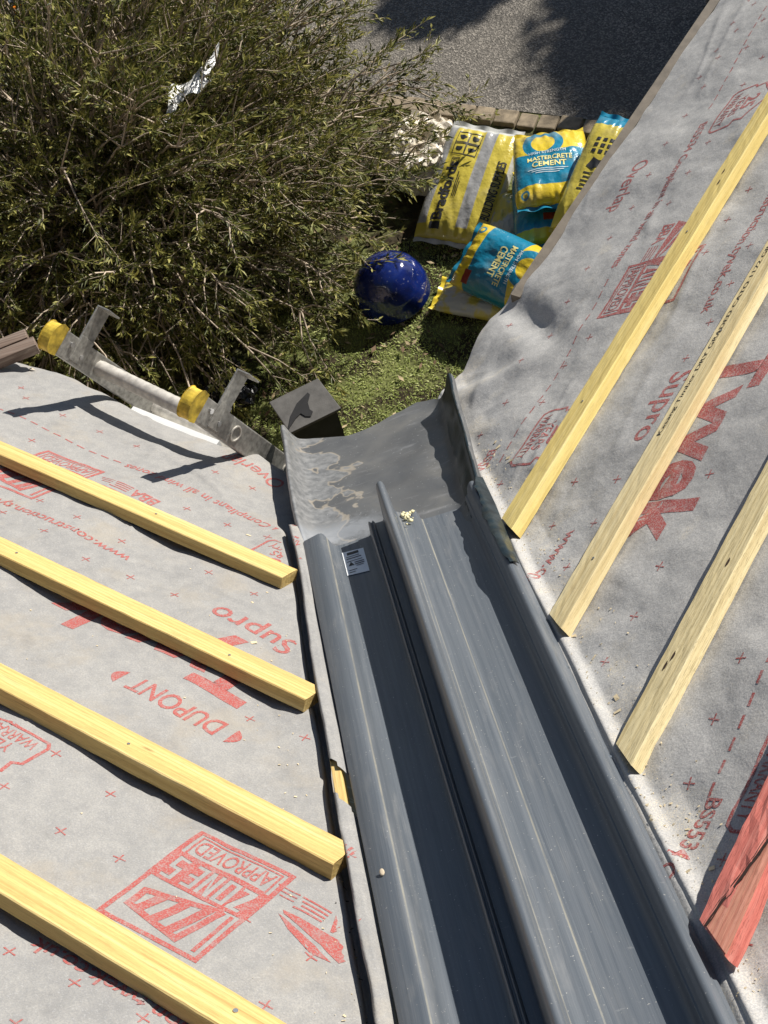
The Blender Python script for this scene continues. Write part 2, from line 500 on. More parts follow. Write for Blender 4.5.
def bba_block(P, x, y):
    P.add(text_tris('BBA', .062, .030, .022), x, y + .004)
    for k in range(4): P.add(rect2(.068, .002 + k * .0078, .112 - .004 * (k % 3), .0052 + k * .0078), x, y)
    for k in range(3): P.add(rect2(.116, .002 + k * .0078, .150 - .006 * k, .0042 + k * .0078), x, y)
    P.add((np.array([(-.006, .040), (.118, .040), (.112, .047), (.05, .062), (.012, .074)]), [(0, 1, 2, 3, 4)]), x, y)
    P.add((np.array([(.020, .079), (.060, .066), (.118, .051), (.092, .068), (.050, .083)]), [(0, 1, 2, 3, 4)]), x, y)


def warranty_box(P, x, y):
    W, H = .146, .140
    pts = [(.008, 0), (W - .008, 0), (W, .010), (W, .062), (W - .012, .070), (W - .008, .094), (W - .03, .108), (.085, .132), (.06, .132), (.03, .108), (.008, .094), (.012, .070), (0, .062), (0, .010)]
    P.add(stroke2(pts, .0055, True), x, y)
    P.add(text_tris('WARRANTY', .118, .022, .01), x + .014, y + .009)
    P.add(text_tris('YEARS', .075, .022, .01), x + .035, y + .037)
    P.add(text_tris('25', .05, .036, .03), x + .048, y + .066)


def cross(P, x, y, r=.0085, rot=0):
    P.add(rect2(-r, -.0011, r, .0011), x, y, rot=rot); P.add(rect2(-.0011, -r, .0011, r), x, y, rot=rot)


# ------------------------------------------------------------------ the two sheets of roof membrane
def sag(u, u0, per, amp): return -amp * (.5 - .5 * np.cos(2 * math.pi * (u - u0) / per))


def height_left(s, w):
    u = w + s * cP
    h = sag(u, .10, .46, .009)
    h = h + noise(u * 7, s * 5, 1) * .006 + noise(u * 18 + s * 6, s * 9, 2) * .0042 + noise(u * 45, s * 40, 3) * .0016 + noise(u * 95, s * 90, 12) * .0006
    for k_, (fa, fb, sd) in enumerate(((3.1, 2.2, 101), (2.3, 4.1, 102))):
        q = noise(u * fa + s * 1.7, s * fb - u * .8, sd)
        h = h + .0034 * np.exp(-(q / .022) ** 2) * np.clip(.5 + 2.2 * noise(u * 2.1, s * 2.6, sd + 5), 0, 1)
    # ruckled corner by the outlet
    cor = np.clip((s - .50) / .25, 0, 1) * np.clip(1.25 - u, 0, .4) / .4
    h = h + cor * (.020 * noise(u * 13 - s * 6, s * 6, 4) + .012 * bump1(u - .35 * s, .72, .05) - .006)
    h = h - .03 * np.clip((s - .80) / .08, 0, 1) ** 2 + .006 * np.sin(u * 9) * np.clip((s - .7) / .15, 0, 1)
    # towards the valley: a narrow gap, then the edge rolled up over the valley batten (not beside the outlet)
    x = w / S2 + .0035 * noise(s * 5, 0 * s, 8) + .0018 * noise(s * 17, 0 * s + 3, 9)
    on = np.clip((.585 - s) / .03, 0, 1)
    h = h * (1 - on * (1 - np.clip((x - .205) / .05, 0, 1)))
    st = np.clip((.1800 - x) / .0050, 0, 1); st = st * st * (3 - 2 * st)
    roll = -.024 * bump1(x, .1875, .0065) + (.041 + .007 * noise(s * 6, 0 * s, 10) + .004 * noise(s * 22, x * 90, 11)) * st - .006 * bump1(x, .1755, .004) - .022 * np.clip((.161 - x) / .009, 0, 1) ** 2
    return h + on * roll


def height_right(s, w):
    u = w + s * cP
    h = sag(u, .30, .47, .007)
    h = h + noise(u * 6, s * 5, 21) * .008 + noise(u * 15 - s * 5, s * 11, 22) * .0050 + noise(u * 38, s * 34, 23) * .0016 + noise(u * 90, s * 85, 31) * .0006
    for k_, (fa, fb, sd) in enumerate(((2.7, 2.6, 111), (2.0, 4.4, 112))):
        q = noise(u * fa + s * 1.9, s * fb - u * .7, sd)
        h = h + .0028 * np.exp(-(q / .024) ** 2) * np.clip(.5 + 2.2 * noise(u * 2.3, s * 2.4, sd + 5), 0, 1)
    near = np.clip((.60 - w) / .32, 0, 1)
    h = h + near * (.0115 * noise(s * 11 + w * 9, w * 7, 24) + .0065 * noise(s * 26 + w * 14, w * 11, 25) + .0020 * noise(s * 60 + w * 40, w * 30, 30))
    # the loose corner beside the outlet: a crease and a dent
    cor = np.clip((s - .40) / .3, 0, 1) * np.clip((1.75 - u) / .5, 0, 1)
    h = h + cor * (.018 * noise(u * 6 + s * 3, s * 5, 26) - .016 * bump1(u - .6 * s, .75, .045) * np.clip((s - .5) / .1, 0, 1)
                   + .012 * bump1(u + .5 * s, 1.36, .05))
    h = h - .035 * np.clip((s - .86) / .12, 0, 1) ** 2
    x = w / S2 + .003 * noise(s * 6, 0 * s, 28)
    h = h * np.clip((x - .198) / .05, .12, 1)
    cx = .197 + .013 * np.clip((.35 - s) / .9, 0, 1)
    fold = .0135 * (1 + .5 * noise(s * 9, 0 * s, 29)) * np.clip((.66 - s) / .2, .35, 1)
    pl = np.clip((cx - x) / .006, 0, 1)
    h = h + fold * np.maximum(bump1(x, cx, .009), .80 * pl) - .006 * np.clip((cx - .010 - x) / .02, 0, 1)
    return h


def smax_left(u):
    return np.interp(u, [.75, .92, 1.03, 1.17, 1.34, 1.45, 1.57, 1.73, 3.2], [.80, .822, .842, .862, .868, .880, .848, .815, .83]) + .004 * noise(u * 14, u * 0, 40)


def smax_right(u):
    return np.interp(u, [.80, 1.04, 1.15, 1.28, 1.32, 1.43, 1.70, 4.2], [.88, .905, .94, .976, .90, .878, .850, .838]) + .003 * noise(u * 15, u * 0, 41)


def roll_lean(w, H):
    k = np.clip((.272 - w) / .012, 0, 1) * np.clip(H, 0, 1) * .66
    return np.stack([-k, 0 * k, 0 * k], -1)


class Sheet:
    def __init__(self, side, s0, w0, w1, ds, dw):
        self.side = side
        self.hf = height_left if side == 'L' else height_right
        self.sm = smax_left if side == 'L' else smax_right
        self.s0 = s0; self.w0 = w0; self.w1 = w1
        self.nf = int((.95 - s0) / ds); 
        # finer columns near the valley
        w = [w0]
        while w[-1] < w1: w.append(w[-1] + (.0022 if w[-1] < .31 else .0045 if w[-1] < .36 else dw))
        self.w = np.array(w); self.f = np.linspace(0, 1, self.nf)
        Wg, Fg = np.meshgrid(self.w, self.f)
        sm = self.sm(Wg + .85 * cP)
        self.S = s0 + Fg * (sm - s0); self.W = Wg; self.H = self.hf(self.S, self.W)
        P = PL if side == 'L' else PR
        U = self.W + self.S * cP
        a, d, n = (aL, dL, nL) if side == 'L' else (aR, dR, nR)
        self.P = d * self.S[..., None] + a * U[..., None] + n * self.H[..., None]
        self.a, self.d, self.n = a, d, n
        if side == 'L': self.P = self.P + roll_lean(self.W, self.H)

    def lay(self, V, origin=None):
        """print coords (x reading, y up): x is +u on the left slope, -u on the right; y is up the slope"""
        u = V[:, 0] if self.side == 'L' else -V[:, 0]
        s = -V[:, 1]; w = u - s * cP
        sm = self.sm(w + .85 * cP)
        fi = np.clip((s - self.s0) / (sm - self.s0), 0, 1) * (self.nf - 1)
        wi = np.clip(np.interp(w, self.w, np.arange(len(self.w))), 0, len(self.w) - 1.001)
        i = np.clip(np.floor(fi).astype(int), 0, self.nf - 2); j = np.floor(wi).astype(int)
        a = fi - i; b = wi - j
        H = (self.H[i, j] * (1 - a) + self.H[i + 1, j] * a) * (1 - b) + (self.H[i, j + 1] * (1 - a) + self.H[i + 1, j + 1] * a) * b
        Q = self.d * s[:, None] + self.a * u[:, None] + self.n * (H + .00045)[:, None]
        if self.side == 'L': Q = Q + roll_lean(w, H)
        return Q, w, s, sm


def build_sheet(sh, pr, name, label, mats, hole=None):
    mb = MB(); mb.grid(sh.P, 0, flip=(sh.side == 'R'))
    if hole is not None:
        r, c = sh.S.shape
        keep = []; 
        for k, f in enumerate(mb.f):
            i, j = divmod(min(f), c)
            if not hole(sh.S[i, j], sh.W[i, j]): keep.append(k)
        mb.f = [mb.f[k] for k in keep]; mb.mi = [mb.mi[k] for k in keep]
    V, F = pr.cut(.0095)
    P3, w, s, sm = sh.lay(V)
    ok = (w > sh.w0 + .008) & (w < sh.w1 - .02) & (s < sm - .004) & (s > sh.s0 + .01)
    F = [f for f in F if all(ok[i] for i in f)]
    if sh.side == 'L':
        w_ok = (w > .292) | (w < .243) | (s > .6)
        F = [f for f in F if all(w_ok[i] for i in f)]
    # keep printed faces looking up
    n = sh.n; FF = []
    for f in F:
        q = np.cross(P3[f[1]] - P3[f[0]], P3[f[2]] - P3[f[0]])
        FF.append(f if q @ n > 0 else f[::-1])
    mb.add(P3, FF, 1)
    o = mb.build(name, mats, smooth=True)
    return tag(o, label, 'roofing membrane')


prL = Print()
def tL(txt, u, s, width, cap, bold=.012, **k): prL.add(text_tris(txt, width, cap, bold, **k), u, -s)
# left slope: x = u, y = -s
for k in range(34): prL.add(rect2(1.145 + k * .033, -.569, 1.165 + k * .033, -.5655))
tL('Overlap', .868, .778, .162, .044, .004)
tL('BS5534 Compliant in all wind zones', .655, .573, .475, .024, .012)
zone_box(prL, 1.132, -.497)
bba_block(prL, .965, -.478)
warranty_box(prL, .580, -.512)
tL('www.construction.tyvek.co.uk', .848, .250, .455, .024, .012)
tL('Supro', .455, .215, .172, .048, .010)
tL('Tyvek', .420, .108, .425, .118, .035)
tL('DUPONT', .402, -.058, .172, .042, .016)
for x0, sg in ((.382, -1), (.594, 1)):
    a = np.linspace(-1, 1, 9)
    pts = [(x0, -.0 + .021 * q) for q in a] + [(x0 + sg * .017 * (1 - q * q), .021 * q) for q in a[::-1]]
    prL.add((np.array(pts), [tuple(range(len(pts)))]), 0, .079)
zone_box(prL, .122, .298)
bba_block(prL, -.022, .318)
tL('www.construction.tyvek.co.uk', -.165, -.585, .455, .024, .012)
warranty_box(prL, .535, .296)
tL('BS5534 Compliant in all wind zones', -.30, -.212, .475, .024, .012)
zone_box(prL, 2.13, -.497); tL('www.construction.tyvek.co.uk', 1.848, .25, .455, .024, .012); tL('Tyvek', 1.43, .10, .425, .118, .03)
zone_box(prL, 1.13, .29); tL('Overlap', 1.87, .775, .16, .044, .004)
tL('BS5534 Compliant in all wind zones', .70, -.212, .475, .024, .012)


def img_us(x, y, side):
    a, d, n = (aL, dL, nL) if side == 'L' else (aR, dR, nR)
    r = CM @ np.array([(x - 384) / 1463.5, -(y - 512) / 1463.5, -1.0]); t = -(n @ CAM) / (n @ r); X = CAM + t * r
    return float(X @ a), float(X @ d)


for (x, y) in ((100, 428), (137, 443), (63, 413), (26, 397), (32, 438), (40, 499), (3, 510), (44, 532), (86, 558), (131, 573), (122, 539), (77, 518), (228, 521), (268, 535),
               (254, 594), (209, 570), (251, 713), (305, 737), (56, 754), (111, 790), (4, 787), (61, 828), (120, 854), (10, 945), (75, 980), (245, 919), (311, 957), (266, 1005),
               (16, 1021), (143, 1018), (215, 475), (253, 485), (187, 507), (175, 591)):
    u, s = img_us(x, y, 'L'); cross(prL, u, -s, .0095, rot=random.uniform(-.15, .15))
for i in range(9):
    for j in range(12):
        u = 1.55 + j * .1 + .02 * (i % 2); s = .70 - i * .12
        cross(prL, u, -s, .009)

prR = Print()
def tR(txt, u, s, width, cap, bold=.012, rot=0, **k): prR.add(text_tris(txt, width, cap, bold, **k), -u, -s, rot=rot)
for k in range(60):
    u = 3.8 - k * .033
    if u > 1.79: prR.add(rect2(0, -.0018, .020, .0018), -u, -(.578 + (u - 1.8) * .06))
for k in range(16):
    u = 1.255 - k * .033; prR.add(rect2(0, -.0018, .020, .0018), -u, -(.535 - k * .0019))
tR('BS5534 Compliant in all wind zones', 1.768, .568, .480, .024, .012, rot=.045)
tR('Overlap', 1.70, .725, .165, .044, .004)
tR('BS5534 Compliant in all wind zones', .778, .566, .48, .024, .012, rot=.05)
warranty_box(prR, -1.858, -.515)
warranty_box(prR, -.868, -.462)
bba_block(prR, -1.395, -.462)
zone_box(prR, -1.278, -.487)
tR('www.construction.tyvek.co.uk', 1.53, .196, .46, .024, .012, rot=.03)
tR('www.construction.tyvek.co.uk', .556, .196, .46, .024, .012)
tR('Supro', .915, .155, .170, .048, .010)
tR('Tyvek', .945, .045, .440, .122, .035)
tR('DUPONT', .965, -.118, .172, .042, .016)
for k in range(30): prR.add(rect2(0, -.0022, .020, .0022), -(1.06 - k * .033) if k < 30 else 0, .379 + .002 * 0) if 1.06 - k * .033 > .10 else None
tR('BS5534 Compliant in all wind zones', .082, -.378, .46, .026, .012)
warranty_box(prR, -.185, .432)
zone_box(prR, -2.27, -.487); tR('Tyvek', 1.95, .045, .44, .122, .035); tR('www.construction.tyvek.co.uk', 2.52, .21, .46, .024, .012)
zone_box(prR, -.70, .432)
for (x, y) in ((742, 83), (703, 86), (684, 114), (666, 144), (708, 142), (688, 172), (668, 202), (648, 174), (630, 205), (747, 187), (727, 219), (750, 246), (706, 253), (730, 283), (708, 320), (685, 357),
               (708, 472), (658, 564), (572, 479), (615, 477), (591, 520), (565, 565), (632, 614), (500, 484), (549, 522), (603, 660), (686, 780), (713, 718), (742, 659), (720, 857), (608, 236), (588, 269),
               (588, 336), (505, 402), (541, 401), (522, 361), (562, 363), (546, 331), (567, 301), (506, 321), (481, 436), (737, 31), (760, 55), (719, 58), (754, 4), (745, 942), (716, 1002)):
    u, s = img_us(x, y, 'R'); cross(prR, -u, -s, .009, rot=random.uniform(-.12, .12))
for i in range(10):
    for j in range(11):
        u = 2.0 + j * .1 + .05 * (i % 2); s = .70 - i * .12
        cross(prR, -u, -s, .009)

shL = Sheet('L', -1.15, .2155, 2.9, .0085, .0085)
shR = Sheet('R', -1.15, .245, 3.1, .0085, .0085)
build_sheet(shL, prL, 'roof_membrane', 'pale grey printed membrane with a torn rolled edge, sunlit on the left slope', [M['memL'], M['inkL']],
            hole=lambda s, w: w < .2475 and -.136 + .5 * (w - .230) + .0025 * math.sin(w * 400) < s < -.066 + .55 * (w - .230) + .002 * math.sin(w * 300))
build_sheet(shR, prR, 'roof_membrane', 'dusty printed membrane coloured lighter against low sun on the right slope, wrinkled beside the trough', [M['memR'], M['inkR']])


# ------------------------------------------------------------------ battens
def batten(side, sA, u0, u1, mat, label, w=.05, t=.0235, h0=0.0, mitre=0.0, name='roof_batten', rough=.0004, group='roof battens', dip=None, endmat=None, tilt=0.0, warp=.0):
    a, d, n = (aL, dL, nL) if side == 'L' else (aR, dR, nR)
    yv = -d if side == 'L' else d
    nx = max(12, int((u1 - u0) / .02)); nz = 3; ny = 6
    bm = bmesh.new()
    rings = []
    sec = []                                   # section loop: (y downslope offset 0..-w, z)
    r_ = .0016
    for k in range(ny): sec.append((-w + r_ + (w - 2 * r_) * k / (ny - 1), t))
    for k in range(nz): sec.append((0, t - r_ - (t - 2 * r_) * k / (nz - 1)))
    for k in range(ny): sec.append((-r_ - (w - 2 * r_) * k / (ny - 1), 0))
    for k in range(nz): sec.append((-w, r_ + (t - 2 * r_) * k / (nz - 1)))
    sd = random.randint(0, 999)
    for i in range(nx + 1):
        f = i / nx; ring = []
        for (q, z) in sec:
            u = u0 + mitre * (q + 0.0) * (1 - f) * (1 if True else 0) + (u1 - u0) * f
            zz = z; yy = q + warp * math.sin(f * 3.1)
            jit = float(noise(u * 55, q * 400 + z * 300, sd)) * rough * 2
            if i in (0,): u += float(noise(q * 300, z * 300, sd + 1)) * .0012
            if dip and z > t * .5: zz -= dip(u - u0, q)
            y_loc = (yy + jit) * (1 if side == 'R' else -1)
            ring.append(bm.verts.new((u - u0, y_loc, zz + jit + tilt * q)))
        rings.append(ring)
    m = len(sec)
    for i in range(nx):
        for k in range(m):
            f = bm.faces.new((rings[i][k], rings[i][(k + 1) % m], rings[i + 1][(k + 1) % m], rings[i + 1][k]))
    e0 = bm.faces.new(rings[0][::-1]); e1 = bm.faces.new(rings[-1])
    if endmat: e0.material_index = 1; e1.material_index = 1
    bmesh.ops.recalc_face_normals(bm, faces=bm.faces[:])
    me = bpy.data.meshes.new(name); bm.to_mesh(me); bm.free()
    me.materials.append(mat)
    if endmat: me.materials.append(endmat)
    o = bpy.data.objects.new(name, me); COL.objects.link(o)
    pos = d * sA + a * u0 + n * h0
    mw = Matrix((( a[0], yv[0], n[0], pos[0]), (a[1], yv[1], n[1], pos[1]), (a[2], yv[2], n[2], pos[2]), (0, 0, 0, 1)))
    o.matrix_world = mw
    return tag(o, label, 'roof batten', group)


def nail(parent, x, y, z, r=.0032):
    mb = MB(); mb.tube([(x, y, z - .004), (x, y, z + .0012)], [r, r], 10)
    me_o = mb.build('nail', M['steel']); me_o.parent = parent
    return me_o


GL, GR = 'battens on the left slope', 'battens on the right slope'
bl = [batten('L', .400, .592, 2.7, M['wood'], 'yellow pine batten nearest the eave and the ladder on the left slope', group=GL),
      batten('L', .0905, .334, 2.7, M['wood'], 'yellow batten with a long crack, second from the ladder on the left slope', group=GL),
      batten('L', -.2175, .082, 2.7, M['wood'], 'smooth yellow left slope batten ending beside the tear in the rolled edge', group=GL, t=.027, w=.052),
      batten('L', -.5355, -.165, 2.7, M['wood'], 'yellow left slope batten with a nail, crossing the bottom left corner', group=GL, w=.053)]
nail(bl[3], .19, .024, .0236)
nail(bl[2], 1.12, .02, .0271, .0026)
nail(bl[1], .62, .026, .0236, .0024)
br = [batten('R', .348, .566, 3.0, M['wood_bright'], 'bright yellow batten nearest the eave on the right slope, over the red approved stamps', group=GR, mitre=.6, t=.026),
      batten('R', .0745, .350, 3.0, M['wood_pale'], 'pale batten with a printed timber stamp on the right slope, over the big red lettering', group=GR, mitre=.6),
      batten('R', -.2135, .128, 3.0, M['wood_saw'], 'rough sawn pale batten with fine saw marks and knot holes on the right slope', group=GR, mitre=.65)]


def gouge(u, q):
    c = -.008 - .030 * min(1, max(0, u / .16)) * 1.0 + .025
    line = -.018 - u * -.02
    d = abs((q + .047) - (u * .26 - .005))
    return .010 * math.exp(-(d / .0055) ** 2) if .015 < u < .19 else 0.0


r4 = batten('R', -.500, -.098, 3.0, M['wood_red'], 'red dyed batten with a dark split at its torn end, lower right corner', w=.055, t=.027, h0=.013, mitre=.62, group=GR, rough=.0016, endmat=M['wood_raw'])
# the dark crack and the torn paler patch beside it
mb = MB()
cr = [(-.007, -.0135), (.006, -.0165), (.016, -.019), (.026, -.021), (.036, -.0255), (.048, -.028), (.060, -.032), (.072, -.0345), (.086, -.039), (.100, -.041), (.125, -.047)]
for off, w0_, seed_ in ((0, .0034, 0), (.0038, .0009, 1), (-.003, .0012, 2)):
    V, F = stroke2([(x, y + off) for x, y in cr], w0_)
    for i_, q_ in enumerate(V): q_ += (random.uniform(-.0012, .0012), random.uniform(-.0006, .0006))
    mb.add([(x, y, .0278 + .0003 * seed_) for x, y in V], F)
c_ = mb.build('split', simple('dark_split', (.045, .022, .016), .95)); c_.parent = r4
mb = MB()
rows_ = []
for i_ in range(22):
    f = i_ / 21; x_ = f * .112; lo = -.0590 + .004 * f; hi_ = np.interp(x_, [c[0] for c in cr], [c[1] for c in cr]) - .0016
    hi_ = lo + (hi_ - lo) * (1 - .12 * f) * (1 + .10 * float(noise(f * 9, 0, 5)))
    rows_.append([(x_ + .003 + .62 * (lo + (hi_ - lo) * g) * (1 - f) ** 3, lo + (hi_ - lo) * g, .0275 + .0009 * math.sin(g * math.pi) + .0009 * float(noise(f * 16, g * 5, 3))) for g in np.linspace(0, 1, 7)])
mb.grid(np.array(rows_)); c_ = mb.build('torn_patch', M['wood_raw'], smooth=True); c_.parent = r4
# the grader's stamp on the pale batten
V, F = text_tris('Kasang Timber DRY GRADED CATO 1172 GB', .46, .0085, .0)
mb = MB(); mb.add([(x + .375, y - .018, .0241) for x, y in V], F); c_ = mb.build('timber_stamp', M['black']); c_.parent = br[1]
for b_, xs_ in ((bl[0], (.31, .79)), (bl[1], (.16, 1.05)), (bl[2], (.36, .82)), (bl[3], (.66,)), (br[0], (.28, .74, 1.2)), (br[1], (.11, .62)), (br[2], (.48,))):
    for x_ in xs_: nail(b_, x_, (.026 if b_ in bl else -.024) + random.uniform(-.006, .006), .0270 if b_ is bl[2] else (.0259 if b_ is br[0] else .0236), .0024)
# sawdust and splinters left by the cutting
mb = MB()
for k in range(620):
    if k < 500: s_ = random.uniform(-.62, .62); x_ = .205 + abs(random.gauss(0, .035)); w_ = x_ * S2; sh_ = shR; sd_ = 1
    else: s_ = random.uniform(-.6, .5); w_ = random.choice([.30 + abs(random.gauss(0, .05)), random.uniform(.3, 1.2)]); sh_ = shL; sd_ = -1
    u_ = w_ + s_ * cP
    P3, _, _, _ = sh_.lay(np.array([[-sd_ * u_, -s_]]))
    q = P3[0] + sh_.n * .0006; a = random.uniform(0, 6.28); l = random.uniform(.0006, .0022) * (3 if random.random() < .04 else 1); e1_ = sh_.a * math.cos(a) + sh_.d * math.sin(a); e2_ = -sh_.a * math.sin(a) + sh_.d * math.cos(a)
    b2 = l * random.uniform(.2, .7)
    f_ = (0, 1, 2, 3) if np.cross(e1_, e2_) @ sh_.n > 0 else (3, 2, 1, 0)
    mb.add([q - e1_ * l - e2_ * b2, q + e1_ * l - e2_ * b2, q + e1_ * l * .8 + e2_ * b2 + sh_.n * .0007, q - e1_ * l + e2_ * b2], [f_])
o = mb.build('sawdust', simple('pale_sawdust', (.68, .56, .36), .9)); tag(o, 'pale sawdust and splinters scattered over both membranes near the batten ends', 'sawdust', kind='stuff')
# knot holes
for o, x, y in ((br[2], .145, -.021), (br[2], .128, -.016), (br[2], .31, -.03), (br[0], .92, -.02), (br[0], .885, -.026), (bl[2], 1.0, .02)):
    mb = MB(); a = np.linspace(0, 2 * math.pi, 13)[:-1]
    zt = .0262 if o is br[0] else (.0273 if o is bl[2] else .0239)
    mb.add([(x + .008 * math.cos(q) * (1 + .3 * math.sin(3 * q)), y + .0024 * math.sin(q), zt) for q in a], [tuple(range(12))])
    c_ = mb.build('knot', simple('knot_brown', (.05, .028, .015), .9)); c_.parent = o

# valley batten under the rolled edge, seen through the tear
mb = MB(); mb.box((0, 0, 0), (.185, 0, 0), (0, .0140, 0), (0, 0, .0325))
o = mb.build('valley_batten', M['wood'], bevel=.002); q = PV(-.1695, .125, .078)
o.matrix_world = Matrix(((0, -1, 0, q[0]), (-vV[1], 0, nV[1], q[1]), (-vV[2], 0, nV[2], q[2]), (0, 0, 0, 1))); tag(o, 'yellow batten edge showing through the torn roll of membrane beside the trough', 'timber batten')

# ------------------------------------------------------------------ valley trough
prof = [(-.1605, .100), (-.160, .108), (-.1575, .1105), (-.128, .1165), (-.1225, .1155), (-.119, .112), (-.113, .098), (-.108, .0845), (-.104, .0808), (-.090, .080), (-.060, .0803), (-.040, .080), (-.0355, .082), (-.0335, .104), (-.0325, .1085), (-.0305, .1102),
        (-.0285, .1092), (-.0275, .1062), (-.0262, .1062), (-.0250, .1092), (-.0235, .1098), (-.0220, .1085), (-.0200, .1035), (-.006, .1025), (-.0035, .106), (-.0010, .150), (.0002, .170), (.0020, .1775), (.0050, .1818), (.0085, .1830), (.0120, .1822), (.0148, .1790), (.0165, .1720), (.0178, .158), (.0205, .122), (.0225, .1135),
        (.0270, .1105), (.0285, .1090), (.040, .1075), (.0545, .1060), (.0580, .1045), (.0605, .0985), (.0635, .0842), (.0665, .0812), (.085, .080), (.112, .0803), (.140, .080), (.1475, .0815), (.1520, .0865), (.1535, .0985), (.1550, .1010), (.1572, .1015), (.1590, .1040), (.1605, .1140), (.1635, .1215), (.1680, .1265), (.1720, .1275), (.1760, .1262), (.1795, .1230), (.1825, .1180), (.1845, .1130), (.1858, .1118), (.1885, .1100), (.1900, .1060), (.1903, .096)]
prof = np.array(prof)
root = thing('valley_trough', PV(0, 0, .08), 'long grey moulded valley trough with a raised middle ridge, between the two slopes', 'valley trough')
vs = np.linspace(-1.75, .785, 64)
def trough_P(vs, prof, dh=0):
    P = np.zeros((len(vs), len(prof), 3))
    for i, v in enumerate(vs):
        k = (.785 - v)
        x = prof[:, 0] + (.006 * k - .004) * np.clip((.197 - prof[:, 0]) / .06, .12, 1) + .0012 * float(noise(v * 4, 0, 60)); h = prof[:, 1] + .0012 * float(noise(v * 3, 5, 61)) + dh
        # the middle ridge and right crest drift a little
        P[i] = np.stack([x, v * vV[1] + h * nV[1], v * vV[2] + h * nV[2]], 1)
    return P
mb = MB(); mb.grid(trough_P(vs, prof))
# under-surface and cut end so that it has thickness
P1 = trough_P(vs[-1:], prof)[0]; P2 = trough_P(vs[-1:], prof, -.003)[0]
mb.grid(np.stack([P1, P2])); mb.grid(trough_P(vs, prof, -.003), flip=True)
o = mb.build('trough_body', M['trough'], root, smooth=True)
mod = o.modifiers.new('es', 'EDGE_SPLIT'); mod.split_angle = R(40)
# the sticker
def on_pan(x, v, h=.0812): return PV(x + .006 * (.785 - v) - .004, v, h)
st = MB(); st.add([on_pan(-.0965, .658), on_pan(-.0555, .652), on_pan(-.0555, .745), on_pan(-.0965, .750)], [(0, 1, 2, 3)])
sto = st.build('sticker', simple('pale_sticker', (.86, .88, .90), .18, 0, .03), root)
b = MB()
for (x0, v0, x1, v1) in ((-.092, .664, -.080, .666), (-.092, .672, -.076, .674), (-.076, .684, -.062, .686), (-.078, .690, -.060, .693), (-.078, .697, -.060, .700), (-.092, .706, -.062, .708), (-.091, .716, -.063, .719), (-.091, .724, -.066, .726)):
    b.add([on_pan(x0, v0, .0818), on_pan(x1, v0, .0818), on_pan(x1, v1, .0818), on_pan(x0, v1, .0818)], [(0, 1, 2, 3)])
b.add([on_pan(-.090, .690, .0818), on_pan(-.079, .690, .0818), on_pan(-.0845, .704, .0818)], [(0, 1, 2)])
b.add([on_pan(-.088, .732, .0818), on_pan(-.066, .732, .0818), on_pan(-.066, .742, .0818), on_pan(-.088, .742, .0818)], [(0, 1, 2, 3)])
b.build('sticker_print', M['black'], sto)
for v, x in ((.130, .1865), (-.1, .187)):
    b = MB(); q = PV(x, v, .1095); b.tube([q - nV * .002, q + nV * .002], .0035, 10); b.build('screw', M['steel'], root)

# dried foam on the ridge's lower end
b = MB()
for k in range(20):
    x = random.gauss(.036, .006); v = random.gauss(.752, .012); q = PV(x, v, .112 + .002 * random.random()); r_ = random.uniform(.0010, .0036)
    bm = bmesh.new(); bmesh.ops.create_icosphere(bm, subdivisions=1, radius=r_)
    b.add([np.array(vv.co) * np.array([1 + random.random(), 1 + random.random(), .4]) + q for vv in bm.verts], [[vv.index for vv in f.verts] for f in bm.faces]); bm.free()
o = b.build('foam_crumbs', M['foam'], smooth=True); tag(o, 'crumbly pale yellow foam stuck beside the top end of the trough ridge', 'foam')
b = MB(); q = PV(-.140, -.195, .1175)
bm = bmesh.new(); bmesh.ops.create_icosphere(bm, subdivisions=2, radius=.0042)
b.add([np.array(vv.co) * np.array([.8, 1.2, .25]) + q for vv in bm.verts], [[vv.index for vv in f.verts] for f in bm.faces]); bm.free()
o = b.build('wood_chip', M['chip'], smooth=True); tag(o, 'tiny pale chip lying on the left flange of the trough', 'wood chip')

